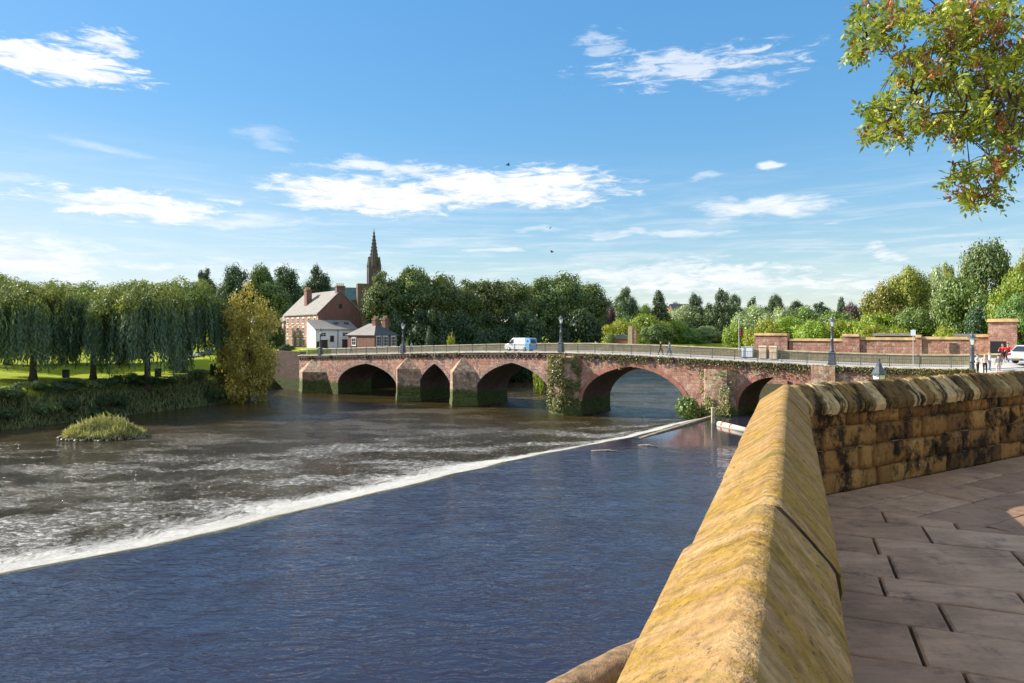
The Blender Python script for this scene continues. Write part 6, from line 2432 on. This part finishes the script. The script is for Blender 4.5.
# cap stones (a saddle of many narrow stones)
y = -0.02
while y < 12.5:
    wdt = random.choice((random.uniform(0.08, 0.12), random.uniform(0.11, 0.16), random.uniform(0.15, 0.22)))
    cs = MB()
    dz, dx = random.uniform(-0.009, 0.005), random.uniform(-0.012, 0.010)
    base = [(-0.25, HE - 0.09), (-0.262, HE - 0.02), (-0.05, HR - 0.02), (0.0, HR), (0.05, HR - 0.016), (0.205, HE + 0.015), (0.215, HE - 0.03), (0.195, HE - 0.095)]
    pts = []
    for q_ in range(len(base) - 1):
        (xa, za), (xb, zb) = base[q_], base[q_ + 1]
        nsub = 5 if q_ in (1, 4) else 1
        for t_ in range(nsub):
            f = t_ / nsub
            pts.append((xa + (xb - xa) * f, za + (zb - za) * f))
    pts.append(base[-1])
    ny = 6
    sd_ = random.random() * 40
    vs, fs = [], []
    for i in range(ny):
        f = i / (ny - 1)
        yy = y + 0.007 + (wdt - 0.014) * (0.0, 0.06, 0.35, 0.65, 0.94, 1.0)[i]
        rr2 = 0.012 if i in (0, ny - 1) else 0.0
        for (px_, pz_) in pts:
            nn = noise.noise(Vector((px_ * 7, yy * 4, sd_))) * 0.004 + noise.noise(Vector((px_ * 25, yy * 25, sd_))) * 0.003
            vs.append((px_ * (1 - rr2 * 1.5) + dx + nn * 0.5, max(yy, KM * px_ + 0.001) if y < 0.35 else yy, pz_ + dz + nn - rr2))
    m_ = len(pts)
    for i in range(ny - 1):
        for q_ in range(m_):
            q2 = (q_ + 1) % m_
            fs.append((i * m_ + q_, i * m_ + q2, (i + 1) * m_ + q2, (i + 1) * m_ + q_))
    fs += [tuple(range(m_ - 1, -1, -1)), tuple(range((ny - 1) * m_, ny * m_))]
    cs.add(vs, fs)
    cs.build('cap_stone', M['capstone'], wall2)
    y += wdt

# lower quay wall outside, bottom of the frame
p0, p1 = on(482, 704, EYE - 3.6), on(690, 606, EYE - 3.6)
d = p1 - p0
lw = thing('lower_wall', 'lower stone wall with rounded coping at the bottom edge of the photo', 'wall', (p0.x, p0.y, 0), math.atan2(d.y, d.x))
ln = d.length + 1.6
zl = EYE - 3.6
n_y, Pq = 90, []
for i in range(n_y):
    x = -3.5 + (ln + 3.5) * i / (n_y - 1)
    row = []
    for q_ in range(13):
        t_ = PI * q_ / 12
        nn = noise.noise(Vector((x * 3, q_ * 0.5, 0))) * 0.018
        row.append((x, -0.2 + (-math.cos(t_)) * (0.22 + nn), zl - 0.18 + math.sin(t_) ** 0.8 * (0.17 + nn)))
    Pq.append(row)
grid_mesh('coping', np.array(Pq), plain('tan_coping', (0.25, 0.155, 0.08), 0.9, var=0.36, scale=9, bump=0.6), lw)
m = MB()
m.box(-3.5, ln, -0.38, -0.02, -1.5, zl - 0.15)
m.build('wall_face', M['wallstone'], lw)

# ------------------------------------------------------------------ paving
random.seed(21)
pv = MB()


def flag(mb, q4, z, th=0.05):
    """q4: plan quad (already inset); tilt a little, chamfer the rim"""
    c = sum((Vector((*p_, 0)) for p_ in q4), Vector()) / 4
    tz = [random.uniform(-0.004, 0.004) for _ in range(4)]
    vs = [(p_[0], p_[1], z - th) for p_ in q4] + [(p_[0], p_[1], z - 0.008 + t_) for p_, t_ in zip(q4, tz)]
    ins = []
    for p_, t_ in zip(q4, tz):
        v = Vector((*p_, 0))
        v = v + (c - v).normalized() * 0.014
        ins.append((v.x, v.y, z + t_))
    vs += ins
    fs = [(0, 1, 5, 4), (1, 2, 6, 5), (2, 3, 7, 6), (3, 0, 4, 7), (4, 5, 9, 8), (5, 6, 10, 9), (6, 7, 11, 10), (7, 4, 8, 11), (8, 9, 10, 11)]
    mb.add(vs, fs)


def clip_poly(poly, pt, nrm):
    out = []
    for i in range(len(poly)):
        a, b_ = Vector(poly[i]), Vector(poly[(i + 1) % len(poly)])
        da, db = (a - pt).dot(nrm), (b_ - pt).dot(nrm)
        if da >= 0:
            out.append(a)
        if (da >= 0) != (db >= 0):
            out.append(a + (b_ - a) * (da / (da - db)))
    return out


w1p, r1p = Vector((w1.x, w1.y)), Vector((r1.x, r1.y))
w2p, r2p = Vector((w2.x, w2.y)), Vector((r2.x, r2.y))
cor2 = Vector((corner.x, corner.y))
bis = ((r1p + r2p)).normalized()          # direction of the mitre on the paved side
bn = Vector((bis.y, -bis.x))              # points back towards the camera side? resolved below
if bn.dot(-w1p) < 0:
    bn = -bn


def lay(dirw, dirr, org, along, across, keepn):
    """rows across the walk (perpendicular to the wall)"""
    y = along[0]
    while y < along[1]:
        rd = random.uniform(0.36, 0.50)
        x = across[0] - random.uniform(0, 0.6)
        while x < across[1]:
            l = random.uniform(0.50, 0.98)
            g_ = 0.009
            x0, x1 = max(x, across[0]) + g_, x + l - g_
            if x1 > x0 + 0.08:
                q4 = [org + dirr * a + dirw * b_ for a, b_ in ((x0, y + g_), (x1, y + g_), (x1, y + rd - g_), (x0, y + rd - g_))]
                if keepn is not None:
                    q4 = clip_poly(q4, cor2, keepn)
                if len(q4) == 3:
                    q4 = q4 + [q4[2].lerp(q4[0], 0.01)]
                if len(q4) >= 4:
                    if len(q4) > 4:
                        # keep clipped pentagons as they are
                        c = sum(q4, Vector((0, 0))) / len(q4)
                        zt_ = PAVE
                        n_ = len(q4)
                        vs = [(p_.x, p_.y, zt_ - 0.05) for p_ in q4] + [(p_.x, p_.y, zt_) for p_ in q4]
                        pv.add(vs, [(i, (i + 1) % n_, n_ + (i + 1) % n_, n_ + i) for i in range(n_)] + [tuple(range(n_, 2 * n_))])
                    else:
                        flag(pv, [(p_.x, p_.y) for p_ in q4], PAVE)
            x += l
        y += rd


o1 = Vector((org1.x, org1.y))
lay(w1p, r1p, o1, (-4, LC + 3), (0.16, 9.0), bn)
# second zone: rows along the second wall
y = 0.16
while y < 5.5:
    rd = random.uniform(0.36, 0.50)
    x = -4 - random.uniform(0, 0.7)
    while x < 13:
        l = random.uniform(0.55, 1.05)
        g_ = 0.009
        q4 = [cor2 + r2p * b_ + w2p * a for a, b_ in ((x + g_, y + rd - g_), (x + l - g_, y + rd - g_), (x + l - g_, y + g_), (x + g_, y + g_))]
        q4 = clip_poly(q4, cor2, -bn)
        if len(q4) >= 3:
            n_ = len(q4)
            area = 0.5 * abs(sum(q4[i].x * q4[(i + 1) % n_].y - q4[(i + 1) % n_].x * q4[i].y for i in range(n_)))
            if area > 0.01:
                if n_ == 4:
                    q4 = q4[::-1] if (q4[1] - q4[0]).cross(q4[2] - q4[1]) < 0 else q4
                    flag(pv, [(p_.x, p_.y) for p_ in q4], PAVE)
                else:
                    vs = [(p_.x, p_.y, PAVE - 0.05) for p_ in q4] + [(p_.x, p_.y, PAVE) for p_ in q4]
                    pv.add(vs, [(i, (i + 1) % n_, n_ + (i + 1) % n_, n_ + i) for i in range(n_)] + [tuple(range(n_, 2 * n_))])
        x += l
    y += rd
structure(pv.build('pavement', M['flag']))
bed = MB()
q4 = [o1 + w1p * -4.5 + r1p * 0.1, o1 + w1p * -4.5 + r1p * 12, cor2 + w2p * 14 + r2p * 8, cor2 + w2p * 14 + r2p * 0.1, cor2 + r1p * 0.1]
n_ = len(q4)
bed.add([(p_.x, p_.y, PAVE - 0.035) for p_ in q4] + [(p_.x, p_.y, 6) for p_ in q4], [tuple(range(n_))] + [(i, n_ + i, n_ + (i + 1) % n_, (i + 1) % n_) for i in range(n_)])
structure(bed.build('pavement_bed', plain('joint_soil', (0.03, 0.022, 0.016), 1.0, var=0.3, scale=8)))

# ------------------------------------------------------------------ the overhanging tree, top right
random.seed(31)
rn = np.random.default_rng(31)
tb = Vector((8.2, 7.9, PAVE))
tr = thing('overhanging_tree', 'near tree reaching leafy seed hung branches in from the top right corner', 'tree', tb)


def loc(px, py, dep):
    return at(px, py, dep) - tb


m = MB()
m.tube([(0, 0, -0.1), (0.05, 0.02, 0.8), (0.0, 0.1, 2.0), (-0.1, 0.05, 3.4), (-0.15, 0.1, 5.0), (-0.1, 0.2, 7.0)], [0.24, 0.19, 0.17, 0.15, 0.12, 0.05], 12)
m.build('trunk', M['bark'], tr, True)
branches = [
    ([(-0.1, 0.05, 3.2), loc(1060, 92, 8.0), loc(1010, 70, 7.8), loc(960, 78, 7.6), loc(925, 88, 7.5), loc(897, 112, 7.4)], 0.045),
    ([(-0.12, 0.05, 4.2), loc(1080, 30, 8.3), loc(1010, 15, 8.2), loc(945, 12, 8.0), loc(905, 22, 7.8), loc(868, 40, 7.7)], 0.045),
    ([(-0.08, 0.05, 2.8), loc(1075, 135, 7.6), loc(1040, 120, 7.4), loc(990, 112, 7.3), loc(945, 112, 7.2), loc(905, 122, 7.1), loc(872, 138, 7.0)], 0.035),
    ([(-0.08, 0.05, 2.7), loc(1080, 150, 7.9), loc(1030, 152, 7.8), loc(1000, 175, 7.7), loc(985, 196, 7.7)], 0.03),
    ([loc(1010, 70, 7.8), loc(975, 45, 7.9), loc(935, 50, 7.9), loc(900, 62, 7.8)], 0.022),
    ([loc(1030, 152, 7.8), loc(990, 155, 7.9), loc(962, 168, 7.9), loc(955, 185, 7.9)], 0.016),
    ([loc(1010, 15, 8.2), loc(985, 35, 8.4), loc(960, 40, 8.4)], 0.018),
    ([loc(945, 12, 8.0), loc(915, -10, 8.0), loc(870, 8, 7.9), loc(850, 2, 7.9)], 0.016),
    ([loc(1040, 120, 7.4), loc(1010, 100, 7.0), loc(970, 100, 6.9), loc(935, 108, 6.9)], 0.018)]
TW_SRC = []
for pts, r0 in branches:
    pp = [Vector(p_) for p_ in pts]
    # resample with a slight wobble
    fine_ = []
    for i in range(len(pp) - 1):
        for q_ in range(4):
            fine_.append(pp[i].lerp(pp[i + 1], q_ / 4) + Vector((noise.noise(pp[i] * 3 + Vector((q_, 0, 0))), 0, noise.noise(pp[i] * 2 + Vector((0, q_, 0))))) * 0.035)
    fine_.append(pp[-1])
    n_ = len(fine_)
    TW_SRC.extend(fine_)
    m = MB()
    m.tube(fine_, [r0 * 0.6 * (1 - 0.85 * i / (n_ - 1)) for i in range(n_)], 7)
    m.build('branch', M['bark'], tr, True)
clusters = [  # px, py, rx, ry, leaves, seeds
    (868, 22, 17, 24, 230, 40), (858, 50, 9, 12, 60, 40), (905, 12, 22, 12, 170, 30), (885, 38, 9, 9, 50, 20),
    (960, 18, 28, 20, 330, 150), (1000, 30, 30, 34, 480, 200), (955, 42, 22, 12, 150, 110), (912, 58, 18, 10, 70, 75), (930, 66, 14, 10, 60, 50),
    (905, 82, 12, 9, 70, 20), (940, 80, 20, 12, 150, 40), (985, 75, 25, 20, 260, 90), (1015, 80, 20, 30, 280, 110),
    (880, 112, 15, 12, 130, 30), (905, 100, 20, 10, 120, 40), (872, 130, 11, 10, 60, 25), (900, 130, 22, 9, 110, 35), (935, 118, 18, 14, 160, 55),
    (965, 112, 18, 18, 200, 60), (1000, 122, 24, 18, 280, 130), (960, 132, 12, 8, 60, 30),
    (1015, 150, 14, 12, 110, 30), (995, 165, 14, 12, 100, 50), (965, 170, 16, 9, 80, 40), (958, 190, 9, 12, 55, 20), (975, 200, 14, 9, 80, 30), (990, 190, 10, 14, 60, 40)]
LP, LN, LT, SP = [], [], [], []
TWG = MB()
for px, py, rx, ry, nl, ns in clusters:
    dc = 7.55 + rn.normal() * 0.25
    nt = max(5, nl // 5)
    for k_ in range(nt):              # each sprig carries a feather of leaflets
        v = rn.normal(size=2)
        v /= max(1.0, np.linalg.norm(v) / 1.15)
        base = np.array(loc(px + v[0] * rx * 0.8, py + v[1] * ry * 0.8, dc + rn.normal() * 0.28))
        if k_ % 3 == 0:
            bv = Vector(base)
            src = min(TW_SRC, key=lambda q: (q - bv).length)
            if (src - bv).length < 0.9:
                TWG.tube([src, src.lerp(bv, 0.55) + Vector((0, 0, 0.03)), bv], [0.008, 0.005, 0.003], 5)
        ax = unit(np.array([rn.normal() * 0.8 - 0.3, rn.normal() * 0.7, -0.55 + rn.normal() * 0.5]))
        side = unit(np.cross(ax, rn.normal(size=3)))
        nrm = np.cross(ax, side)
        for q_ in range(5):
            for sg in (-1, 1):
                LP.append(base + ax * q_ * 0.036 + side * sg * 0.030)
                LN.append(nrm + rn.normal(size=3) * 0.35)
                LT.append(ax * 0.7 + side * sg)
        LP.append(base + ax * 0.20)
        LN.append(nrm)
        LT.append(ax)
    for k_ in range(max(1, ns // 6)):
        v = rn.normal(size=2) * 0.55
        base = np.array(loc(px + v[0] * rx, py + v[1] * ry + 2, dc + rn.normal() * 0.25))
        for q_ in range(16):
            SP.append(base + rn.normal(size=3) * np.array([0.026, 0.026, 0.040]))
TWG.build('twigs', M['bark'], tr, True)
LP, LN, LT = np.array(LP), np.array(LN), np.array(LT)
Q = leaves(LP, LN, 0.080, 0.034, rn, LT)
o = bpy.data.objects.new('foliage', quads_mesh('foliage', Q, M['lf_near']))
link(o, tr)
SP = np.array(SP)
Q = leaves(SP, rn.normal(size=SP.shape), 0.055, 0.026, rn, np.tile([0, 0, -1.0], (len(SP), 1)) + rn.normal(size=SP.shape) * 0.5)
o = bpy.data.objects.new('seed_clusters', quads_mesh('seed_clusters', Q, M['lf_key']))
link(o, tr)
